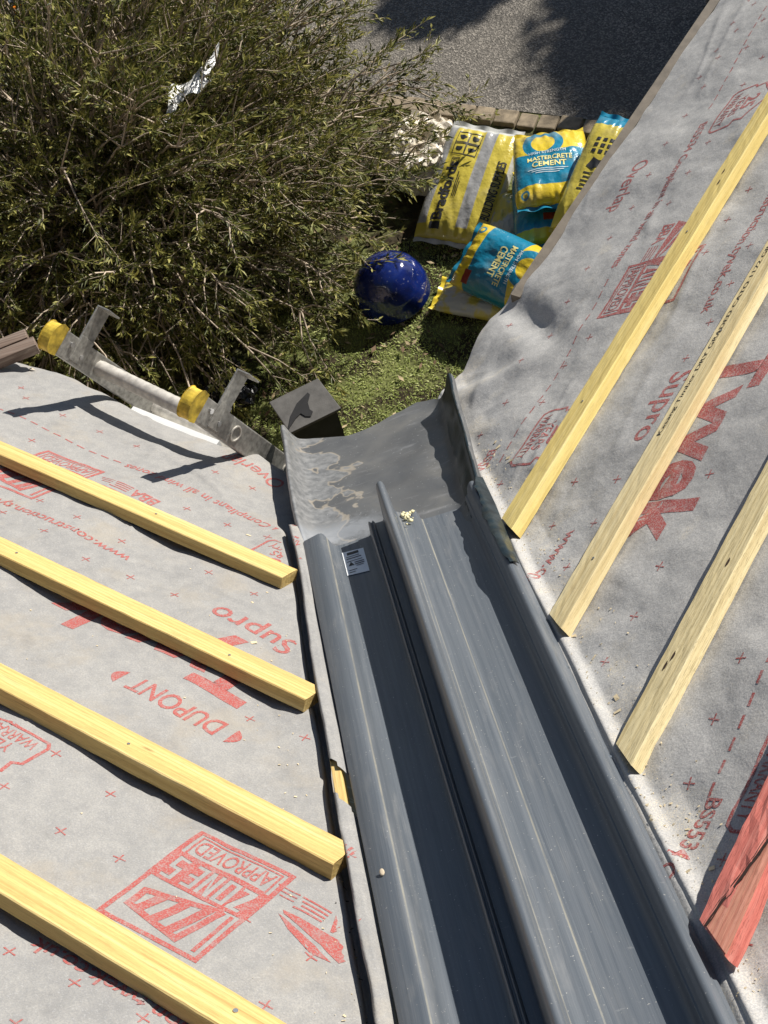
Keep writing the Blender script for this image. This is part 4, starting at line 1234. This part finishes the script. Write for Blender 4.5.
def sack(name, TL, TR, BR, BL, T, kind, label, seed, top_prints=None, group='sacks piled by the kerb', drop=None):
    """corners of the upper face; T thickness (the sack hangs below that face)"""
    TL, TR, BR, BL = map(np.asarray, (TL, TR, BR, BL))
    c = (TL + TR + BR + BL) / 4; eu = ((TR - TL) + (BR - BL)) / 2; ev = ((TL - BL) + (TR - BR)) / 2
    nn = np.cross(eu, ev); nn /= np.linalg.norm(nn)
    if nn[2] < 0: nn = -nn
    c = c - nn * T / 2
    W, L = np.linalg.norm(eu), np.linalg.norm(ev); U = eu / W; Vv = np.cross(nn, U); Vv /= np.linalg.norm(Vv)
    if Vv @ ev < 0: Vv = -Vv
    W *= 1.06; L *= 1.06
    root = thing(name, c - nn * T / 2, label, 'sack', group)
    n = 56
    g = np.linspace(0, 1, n); uu, vv = np.meshgrid(g, g)
    h, wr = bag_shape(uu, vv, T, seed)
    pinch = 1 - .05 * (np.abs(2 * vv - 1) ** 6)
    def P3(uu, vv, hh):
        pin = 1 - .05 * (np.abs(2 * vv - 1) ** 6); pin2 = 1 - .03 * (1 - np.abs(2 * uu - 1) ** 2) * np.abs(2 * vv - 1)
        return c + U * ((uu - .5) * W * pin)[..., None] + Vv * ((vv - .5) * L * pin2)[..., None] + nn * hh[..., None]
    top = P3(uu, vv, h + wr); bot = P3(uu, vv, -h * .92 + wr * .25)
    mb = MB(); mb.grid(top); mb.grid(bot, flip=True)
    o = mb.build('sack_body', bag_material(name + '_' + kind + '_print', kind), root, smooth=True)
    uvl = o.data.uv_layers.new(name='UVMap')
    uvs = np.concatenate([np.stack([uu, vv], -1).reshape(-1, 2), np.stack([uu, vv], -1).reshape(-1, 2)])
    li = np.zeros(len(o.data.loops), dtype=np.int32); o.data.loops.foreach_get('vertex_index', li)
    uvl.data.foreach_set('uv', uvs[li].reshape(-1))
    bm = bmesh.new(); bm.from_mesh(o.data); bmesh.ops.remove_doubles(bm, verts=bm.verts[:], dist=.0008); bmesh.ops.recalc_face_normals(bm, faces=bm.faces[:]); bm.to_mesh(o.data); bm.free()
    # crimped seams at both ends
    for e_ in (0, 1):
        q = []
        for i in range(40):
            f = i / 39; q.append([P3(np.array(f), np.array(float(e_)), np.array(0.0)) + nn * .004 * math.sin(f * 30 + seed), P3(np.array(f), np.array(float(e_)), np.array(0.0)) + Vv * (1 if e_ else -1) * .022 + nn * .008 * math.sin(f * 19 + seed * 2)])
        mb = MB(); Q = np.array(q); mb.grid(Q); mb.grid(Q - nn * .002, flip=True)
        mb.build('seam', M['seam_clear'] if kind in ('sand',) else (M['seam_blue'] if kind in ('cement', 'blue', 'bluetip') and e_ == (1 if kind == 'bluetip' else 0) else M['seam_yellow']), root, smooth=True)
    # prints: follow the upper face
    for (pr, mat, nm) in (top_prints or []):
        V, F = pr.cut(.02)
        u_ = np.clip(V[:, 0], .01, .99); v_ = np.clip(V[:, 1], .01, .99)
        fi = u_ * (n - 1); fj = v_ * (n - 1); i = np.minimum(fi.astype(int), n - 2); j = np.minimum(fj.astype(int), n - 2); a = (fi - i)[:, None]; b_ = (fj - j)[:, None]
        Q = (top[j, i] * (1 - a) + top[j, i + 1] * a) * (1 - b_) + (top[j + 1, i] * (1 - a) + top[j + 1, i + 1] * a) * b_ + nn * .0022
        FF = [f if np.cross(Q[f[1]] - Q[f[0]], Q[f[2]] - Q[f[0]]) @ nn > 0 else f[::-1] for f in F]
        mb = MB(); mb.add(Q, FF); mb.build(nm, mat, root)
    return root


M['seam_clear'] = simple('cloudy_clear_plastic', (.50, .50, .47), .25, 0, .2, 20)
M['seam_blue'] = simple('blue_plastic_seam', (.012, .20, .33), .3, 0, .2, 20)
M['seam_yellow'] = simple('yellow_plastic_seam', (.66, .50, .04), .3, 0, .2, 20)
M['paleyel'] = simple('pale_yellow_ink', (.78, .70, .28), .4)
M['pale'] = simple('pale_ink', (.72, .78, .78), .4)


def bag_text(P, txt, u, v, du, dv, W, L, rot=0, bold=.02):
    """text block in bag uv: width du/height dv given in uv; rot 0 or 90"""
    V, F = text_tris(txt, 1.0, 1.0, bold)
    if rot == 90:   # reads towards +v, tops towards -u
        V2 = np.stack([u - V[:, 1] * du, v + V[:, 0] * dv], 1)
    else: V2 = np.stack([u + V[:, 0] * du, v + V[:, 1] * dv], 1)
    P.items.append((V2, F))


# builder's merchant sand sack
sp = Print()
bag_text(sp, 'Bradfords', .335, .13, .135, .50, 1, 1, 90, .03)
bag_text(sp, 'BUILDING SUPPLIES', .925, .20, .105, .50, 1, 1, 90, .02)
sp.items.append(rect2(.20, .06, .335, .115))
for i in range(2):
    for j in range(2):
        x0, y0 = .20 + i * .16, .70 + j * .11
        sp.add(stroke2([(x0, y0), (x0 + .15, y0), (x0 + .15, y0 + .10), (x0, y0 + .10)], .008, True))
        a = np.linspace(0, 2 * math.pi, 9)[:-1] + .3 * i + j
        sp.items.append((np.array([(x0 + .075 + (.045 + .02 * math.sin(3 * q + i)) * math.cos(q), y0 + .05 + (.024 + .008 * math.cos(2 * q + j)) * math.sin(q)) for q in a]), [tuple(range(8))]))
sp.add(stroke2([(.235, .60), (.325, .60), (.325, .665), (.235, .665)], .008, True))
a = np.linspace(0, 2 * math.pi, 13)[:-1]; sp.add(stroke2([(.28 + .03 * math.cos(q), .632 + .022 * math.sin(q)) for q in a], .007, True))
for k in range(3): sp.items.append(rect2(.375 + k * .022, .34, .385 + k * .022, .55 - .04 * k))
bag_text(sp, 'FOR', .925, .08, .105, .09, 1, 1, 90, .02)
sack('sand_sack', hit(455, 125, -2.70), hit(527, 128, -2.72), hit(477, 243, -2.87), hit(407, 221, -2.87), .13, 'sand',
     'big yellow sand sack with grey stripes and black lettering, lying left of the cement', 31, [(sp, M['black'], 'print')])

sp = Print(); sp2 = Print()
bag_text(sp, 'MASTERCRETE', .20, .50, .60, .06, 1, 1); bag_text(sp, 'CEMENT', .26, .405, .46, .075, 1, 1)
bag_text(sp2, 'HIGH STRENGTH', .22, .60, .50, .035, 1, 1, 0, .01)
for k in range(3): sp2.items.append(rect2(.20 + .05 * k, .365 - k * .025, .74 - .06 * k, .372 - k * .025))
cz = -2.62
cTL, cTR, cBR, cBL = hit(523, 128, cz), hit(591, 124, cz), hit(579, 187, cz), hit(506, 200, cz)
prints = [(sp, M['paleyel'], 'print'), (sp2, M['pale'], 'print')]
sack('cement_sack', cTL, cTR, cBR, cBL, .125, 'cement', 'blue and yellow cement sack with a blue ring, topmost of the stack', 41, prints)
dv = np.array([-.05, -.10, 0])
sack('cement_sack', cTL + dv + (0, 0, -.125), cTR + dv + (0, 0, -.125), cBR + dv + (0, 0, -.125), cBL + dv + (0, 0, -.125), .125, 'blue', 'blue cement sack with a red square, second in the stack', 45)
sp = Print(); bag_text(sp, 'Bradfords', .12, .06, .5, .12, 1, 1)
dv = np.array([-.085, -.15, 0])
sack('sand_sack', cTL + dv + (0, 0, -.25), cTR + dv + (0, 0, -.25), cBR + dv + (0, 0, -.25), cBL + dv + (0, 0, -.25), .125, 'yellow', 'yellow sack at the bottom of the stack, in shade under the cement', 49, [(sp, M['black'], 'print')])
# the lower cement sack leaning on a clear wrapped one
prints = []
sp = Print(); sp2 = Print(); bag_text(sp, 'MASTERCRETE', .20, .50, .60, .06, 1, 1); bag_text(sp, 'CEMENT', .26, .405, .46, .075, 1, 1); bag_text(sp2, 'HIGH STRENGTH', .22, .60, .50, .035, 1, 1, 0, .01)
sack('cement_sack', hit(560, 250, -2.66), hit(530, 310, -2.78), hit(441, 280, -2.78), hit(480, 219, -2.66), .175, 'cement', 'blue and yellow cement sack lying lowest, beside the blue bowl', 53, [(sp, M['paleyel'], 'print'), (sp2, M['pale'], 'print')])
sack('sand_sack', hit(536, 296, -2.91), hit(522, 322, -2.91), hit(438, 300, -2.91), hit(452, 262, -2.91), .085, 'clear', 'yellow sack in cloudy clear plastic under the lowest cement sack', 57)
sp = Print()
for j in range(3):
    for i in range(3): sp.items.append(rect2(.22 + i * .11, .62 + j * .055, .29 + i * .11, .65 + j * .055))
for k in range(5): sp.items.append(rect2(.24 + .02 * (k % 2), .30 + .035 * k, .50 + .05 * (k % 3), .312 + .035 * k))
sp.items.append((np.array([(.24, .50), (.34, .48), (.48, .52), (.52, .57), (.40, .56), (.30, .58)]), [tuple(range(6))]))
sack('sand_sack', hit(600, 112, -2.46), hit(656, 120, -2.46), hit(606, 232, -2.60), hit(546, 214, -2.60), .13, 'bluetip', 'yellow sack with a blue end, half hidden by the right roof edge', 61, [(sp, M['black'], 'print')])
sack('sand_sack', hit(497, 188, -2.80), hit(530, 190, -2.80), hit(522, 243, -2.86), hit(484, 236, -2.86), .12, 'clear', 'cloudy clear plastic sack wedged between the big sand sack and the stack', 67)
# clear sack of pale chippings
rb = thing('rubble_sack', hit(432, 150, GZ), 'torn white sack of pale chippings beside the shrub and the yellow sand sack', 'sack', 'sacks piled by the kerb')
c = hit(424, 146, -2.85)
n = 72; rows = []
for j in range(34):
    f = j / 33; row = []
    for a in np.linspace(0, 2 * math.pi, n):
        ca_, sa_ = math.cos(a), math.sin(a)
        rr = np.interp(f, [0, .18, .42, .6, 1], [.15, .205, .19, .16, .0]) * (1 + .32 * float(noise(ca_ * 1.6 + 5, sa_ * 1.6 + f * 1.2, 3)))
        z = GZ + .004 + np.interp(f, [0, .42, .6, 1], [0, .16, .195, .175])
        am = min(1, f * 2.2)
        z += am * (.075 * float(noise(ca_ * rr * 16 + 2, sa_ * rr * 16, 9)) + .045 * float(noise(ca_ * rr * 40 + 7, sa_ * rr * 40, 10)))
        row.append((c[0] + rr * ca_ + .014 * float(noise(a * 6, f * 9, 6)), c[1] + rr * 1.15 * sa_ + .014 * float(noise(a * 6, f * 9, 7)), z))
    rows.append(row)
rows = np.array(rows); rows[:, -1] = rows[:, 0]
mb = MB(); mb.grid(rows); mb.build('sack_skin', simple('white_woven_plastic', (.66, .60, .50), .30, 0, .25, 22, .6, 50), rb, smooth=False)
mb = MB()
for k in range(46):
    a = random.uniform(0, 6.28); r_ = .17 * random.random() ** .5; q = np.array([c[0] + r_ * math.cos(a), c[1] + r_ * 1.15 * math.sin(a), GZ + .178 + random.uniform(-.012, .02)])
    e_ = np.array(Euler((random.gauss(0, .5), random.gauss(0, .5), random.random() * 6)).to_matrix()); m_ = random.choice((4, 5, 5, 6)); r0 = random.uniform(.018, .040)
    ring = [np.array([r0 * random.uniform(.5, 1.2) * math.cos(6.283 * i / m_), r0 * random.uniform(.4, 1.0) * math.sin(6.283 * i / m_), 0]) for i in range(m_)]
    V = [e_ @ (q2 + np.array([0, 0, .006])) + q for q2 in ring] + [e_ @ (q2 * .9 - np.array([0, 0, .006])) + q for q2 in ring]
    mb.add(V, [tuple(range(m_)), tuple(range(2 * m_ - 1, m_ - 1, -1))] + [(i, m_ + i, m_ + (i + 1) % m_, (i + 1) % m_) for i in range(m_)])
o = mb.build('chippings', simple('pale_stone', (.68, .60, .47), .85, 0, .22, 30, .4), rb); o['kind'] = 'stuff'

# glossy blue pot lying bottom up
def glaze():
    t = NT('cobalt_glaze'); p = t.obj(); n1 = t.noise(p, 14, 5); n2 = t.noise(p, 60, 3)
    c = t.ramp(n1, [(.3, (.004, .010, .070)), (.6, (.008, .022, .16)), (.8, (.03, .05, .2))])
    c = t.mix(t.math('MULTIPLY', t.sstep(n2, .64, .72), .5), c, (.25, .27, .36))
    t.set(color=c, rough=.12, spec=.6, coat=.6, coat_rough=.06, normal=t.bump(n1, .15, .01)); return t.m
pc = hit(391, 288, GZ + .07); rad = .176
pot = thing('glazed_bowl', (pc[0], pc[1], GZ), 'glossy cobalt blue round glazed bowl upside down on the grass', 'bowl')
prf = [(.0, 1.0), (.10, .997), (.35, .93), (.62, .78), (.86, .50), (.98, .15), (1.0, -.05), (.99, -.20), (.975, -.34), (.96, -.39), (.93, -.395), (.90, -.34)]
n = 40; ax = np.array(Euler((R(-4), R(-12), 0)).to_matrix())
rows = [[np.array([pc[0], pc[1], GZ + .07]) + ax @ (np.array([r_ * math.cos(a), r_ * math.sin(a), z]) * rad) for a in np.linspace(0, 2 * math.pi, n)] for r_, z in prf]
rr = []
for i in range(len(rows) - 1):
    for k in range(3): rr.append([np.array(p0) * (1 - k / 3) + np.array(p1) * (k / 3) for p0, p1 in zip(rows[i], rows[i + 1])])
rr.append(rows[-1]); mb = MB(); mb.grid(np.array(rr), flip=True); o = mb.build('bowl_body', glaze(), pot, smooth=True)
md = o.modifiers.new('sub', 'SUBSURF'); md.levels = 1; md.render_levels = 1
hd = np.array([-.35, .25, .9]); hd /= np.linalg.norm(hd); q = np.array([pc[0], pc[1], GZ + .07]) + hd * rad * .985
t1 = np.cross(hd, [1, 0, 0]); t1 /= np.linalg.norm(t1); t2 = np.cross(hd, t1)
mb = MB(); mb.add([q + .012 * (t1 * math.cos(a) + t2 * math.sin(a)) + hd * .006 for a in np.linspace(0, 2 * math.pi, 17)[:-1]], [tuple(range(16))]); mb.build('drain_hole', M['shadow_strip'], pot)

# grey lidded box on the lawn below the outlet
zt = -2.32
A_, B_, C_, D_ = hit(269, 402, zt), hit(318, 378, zt), hit(341, 408, zt), hit(290, 433, zt)
bx = thing('utility_box', ((A_ + C_) / 2 * np.array([1, 1, 0]) + np.array([0, 0, GZ])), 'dark grey box with a square overhanging lid on the lawn by the outlet', 'utility box')
mb = MB(); V = [A_, B_, C_, D_]; V2 = [q - np.array([0, 0, .014]) for q in V]; mb.add(V + V2, [(3, 2, 1, 0), (4, 5, 6, 7), (0, 1, 5, 4), (1, 2, 6, 5), (2, 3, 7, 6), (3, 0, 4, 7)])
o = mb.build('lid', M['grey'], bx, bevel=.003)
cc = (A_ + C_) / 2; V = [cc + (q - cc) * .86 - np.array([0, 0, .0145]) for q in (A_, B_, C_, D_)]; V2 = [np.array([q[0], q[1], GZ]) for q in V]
mb = MB(); mb.add(V + V2, [(3, 2, 1, 0), (4, 5, 6, 7), (0, 1, 5, 4), (1, 2, 6, 5), (2, 3, 7, 6), (3, 0, 4, 7)]); mb.build('box_body', simple('box_side_shade_tone', (.028, .028, .03), .7, 0, .3, 20), bx, bevel=.003)  # body coloured darker than the lid to deepen its shaded sides
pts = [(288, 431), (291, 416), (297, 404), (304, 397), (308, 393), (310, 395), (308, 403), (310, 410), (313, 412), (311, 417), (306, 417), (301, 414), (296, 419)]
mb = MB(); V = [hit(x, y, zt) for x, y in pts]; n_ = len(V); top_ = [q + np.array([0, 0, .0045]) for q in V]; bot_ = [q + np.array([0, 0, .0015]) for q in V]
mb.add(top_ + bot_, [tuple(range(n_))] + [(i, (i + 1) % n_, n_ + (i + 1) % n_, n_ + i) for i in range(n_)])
o = mb.build('bent_strip', M['shadow_strip']); tag(o, 'hook shaped cast shadow built as a flat black strip lying on the grey box lid', 'shadow_strip')  # flat black shape added for a shadow cast on the lid

# black plastic bag with a scrap of red under the shrub
q0 = hit(226, 385, -2.93); pb = thing('plastic_bag', (q0[0], q0[1], GZ), 'crumpled shiny black plastic bag with a red scrap, under the shrub by the ladder', 'plastic bag')
bm = bmesh.new(); bmesh.ops.create_icosphere(bm, subdivisions=4, radius=1)
V = np.array([v.co for v in bm.verts]); F = [[v.index for v in f.verts] for f in bm.faces]; bm.free()
k = 1 + .5 * noise(V[:, 0] * 3 + V[:, 2] * 2, V[:, 1] * 3, 77) + .3 * noise(V[:, 0] * 8, V[:, 1] * 8 + V[:, 2] * 6, 78)
V = V * k[:, None] * np.array([.12, .15, .085]) + q0
mb = MB(); mb.add(V, F); mb.build('bag_body', simple('black_polythene', (.012, .012, .014), .22, 0, .3, 30, .4, 30), pb)
q1 = hit(237, 378, -2.83); mb = MB(); mb.add([q1, q1 + (.045, .02, .01), q1 + (.05, .035, .014), q1 + (.01, .02, .012)], [(0, 1, 2, 3)]); mb.build('red_scrap', simple('red_print', (.4, .02, .03), .4), pb)

# white sheet caught in the shrub
q0 = hit(182, 86, -1.885); P = []
for i in range(14):
    row = []
    for j in range(8):
        f, g = i / 13, j / 7
        row.append(q0 + np.array([(f - .5) * .24 + .06 * g + .05 * float(noise(f * 4, g * 3, 82)), (f - .5) * .10 + (g - .5) * (.12 + .10 * float(noise(f * 6, 0, 83))), .05 * float(noise(f * 5, g * 4, 80))]))
    P.append(row)
mb = MB(); P = np.array(P); P = P.mean((0, 1)) + (P - P.mean((0, 1))) * np.array([1.0, 1.6, 1]); mb.grid(P); mb.grid(P - np.array([0, 0, .002]), flip=True)
o = mb.build('plastic_sheet', M['white'], smooth=True); tag(o, 'bright white scrap of plastic sheet caught in the shrub twigs', 'plastic sheet')

# ------------------------------------------------------------------ silver car behind the shrub
ca = hit(58, 38, GZ + .6); cx, cy = ca[0] - 1.22, ca[1] + 1.95
car = thing('parked_car', (cx, cy, GZ), 'silver car parked on the drive behind the shrub at the top left corner', 'car')
def cprof():
    return [(-2.0, .30), (-2.05, .55), (-2.0, .85), (-1.75, .95), (-1.1, 1.02), (-.55, 1.42), (.5, 1.46), (1.05, 1.05), (1.75, .92), (2.0, .75), (2.05, .45), (1.98, .28)]
pf = cprof(); rows = []
e1 = np.array([.80, -.60, 0]); e2 = np.array([.60, .80, 0])
for k, y_ in enumerate(np.linspace(-.86, .86, 13)):
    q = abs(y_) / .86; row = []
    for (x, z) in pf:
        ins = 1 - (.05 * q ** 4) - (.0); zz = z - (.06 * q ** 6 if z > .9 else 0); yy = y_ * (1 - (.20 if z > 1.2 else .02 if z > .9 else 0))
        row.append(np.array([cx, cy, GZ]) + e1 * x * ins + e2 * yy + np.array([0, 0, zz]))
    rows.append(row)
mb = MB(); P = np.array(rows); mb.grid(P)
for k in (0, -1): mb.add([tuple(q) for q in P[k]], [tuple(range(len(pf)))])
mp = NT('silver_paint'); mp.set(color=(.38, .40, .42), rough=.28, metal=.6, coat=.6)
o = mb.build('body', mp.m, car, smooth=True); md = o.modifiers.new('es', 'EDGE_SPLIT'); md.split_angle = R(38)
def cq(x, y, z): return np.array([cx, cy, GZ]) + e1 * x + e2 * y + np.array([0, 0, z])
gl = NT('dark_car_glass'); gl.set(color=(.015, .018, .022), rough=.05, spec=.8)
for (xa, za, xb, zb) in ((.56, 1.425, 1.03, 1.08), (-.60, 1.40, -1.07, 1.05)):
    mb = MB(); o1 = .012; mb.add([cq(xa + o1 * np.sign(xa), -.58, za + o1), cq(xa + o1 * np.sign(xa), .58, za + o1), cq(xb + o1 * np.sign(xa), .70, zb + o1), cq(xb + o1 * np.sign(xa), -.70, zb + o1)], [(0, 1, 2, 3)]); mb.build('window', gl.m, car)
for sx in (-1.3, 1.3):
    for sy in (-.80, .80):
        mb = MB(); mb.tube([cq(sx, sy - .10, .31), cq(sx, sy + .10, .31)], .31, 24); w_ = mb.build('wheel', simple('tyre_rubber', (.02, .02, .02), .8), car)
        s_ = 1 if sy > 0 else -1; mb = MB(); mb.tube([cq(sx, sy + s_ * .09, .31), cq(sx, sy + s_ * .108, .31)], .19, 20); mb.build('hubcap', M['alu_scuffed'], w_)
for sy in (-.6, .6):
    mb = MB(); mb.box(cq(1.93, sy - .16, .66), e1 * .10, e2 * .32, (0, 0, .13)); mb.build('headlight', M['pale'], car, bevel=.01)
    mb = MB(); mb.box(cq(1.955, sy + (.18 if sy > 0 else -.26), .66), e1 * .09, e2 * .08, (0, 0, .12)); mb.build('indicator', simple('orange_lens', (.8, .22, .01), .25), car, bevel=.008)
mb = MB(); mb.box(cq(2.03, -.26, .42), e1 * .03, e2 * .52, (0, 0, .11)); mb.build('number_plate', M['white'], car)

# ------------------------------------------------------------------ light
w = bpy.data.worlds.new('World'); SC.world = w; w.use_nodes = True
nt = w.node_tree; nt.nodes.clear(); sky = nt.nodes.new('ShaderNodeTexSky'); sky.sky_type = 'NISHITA'; sky.sun_disc = False
el = math.asin(SUN[2]); sky.sun_elevation = el; sky.sun_rotation = math.atan2(SUN[0], SUN[1]); sky.air_density = 1.0; sky.dust_density = .6; sky.ozone_density = 2.5
bg = nt.nodes.new('ShaderNodeBackground'); bg.inputs[1].default_value = .05; ow = nt.nodes.new('ShaderNodeOutputWorld')
nt.links.new(sky.outputs[0], bg.inputs[0]); nt.links.new(bg.outputs[0], ow.inputs[0])
sl = bpy.data.lights.new('sun', 'SUN'); sl.energy = 5.0; sl.angle = R(.5); sl.color = (1, .955, .88)
so = bpy.data.objects.new('sun', sl); COL.objects.link(so); so.rotation_euler = Vector(SUN).to_track_quat('Z', 'Y').to_euler(); so.location = (5, 4, 6)
SC.view_settings.view_transform = 'Standard'; SC.view_settings.look = 'None'; SC.view_settings.exposure = .38; SC.view_settings.gamma = 1
SC.render.film_transparent = False
SC.cycles.max_bounces = 6
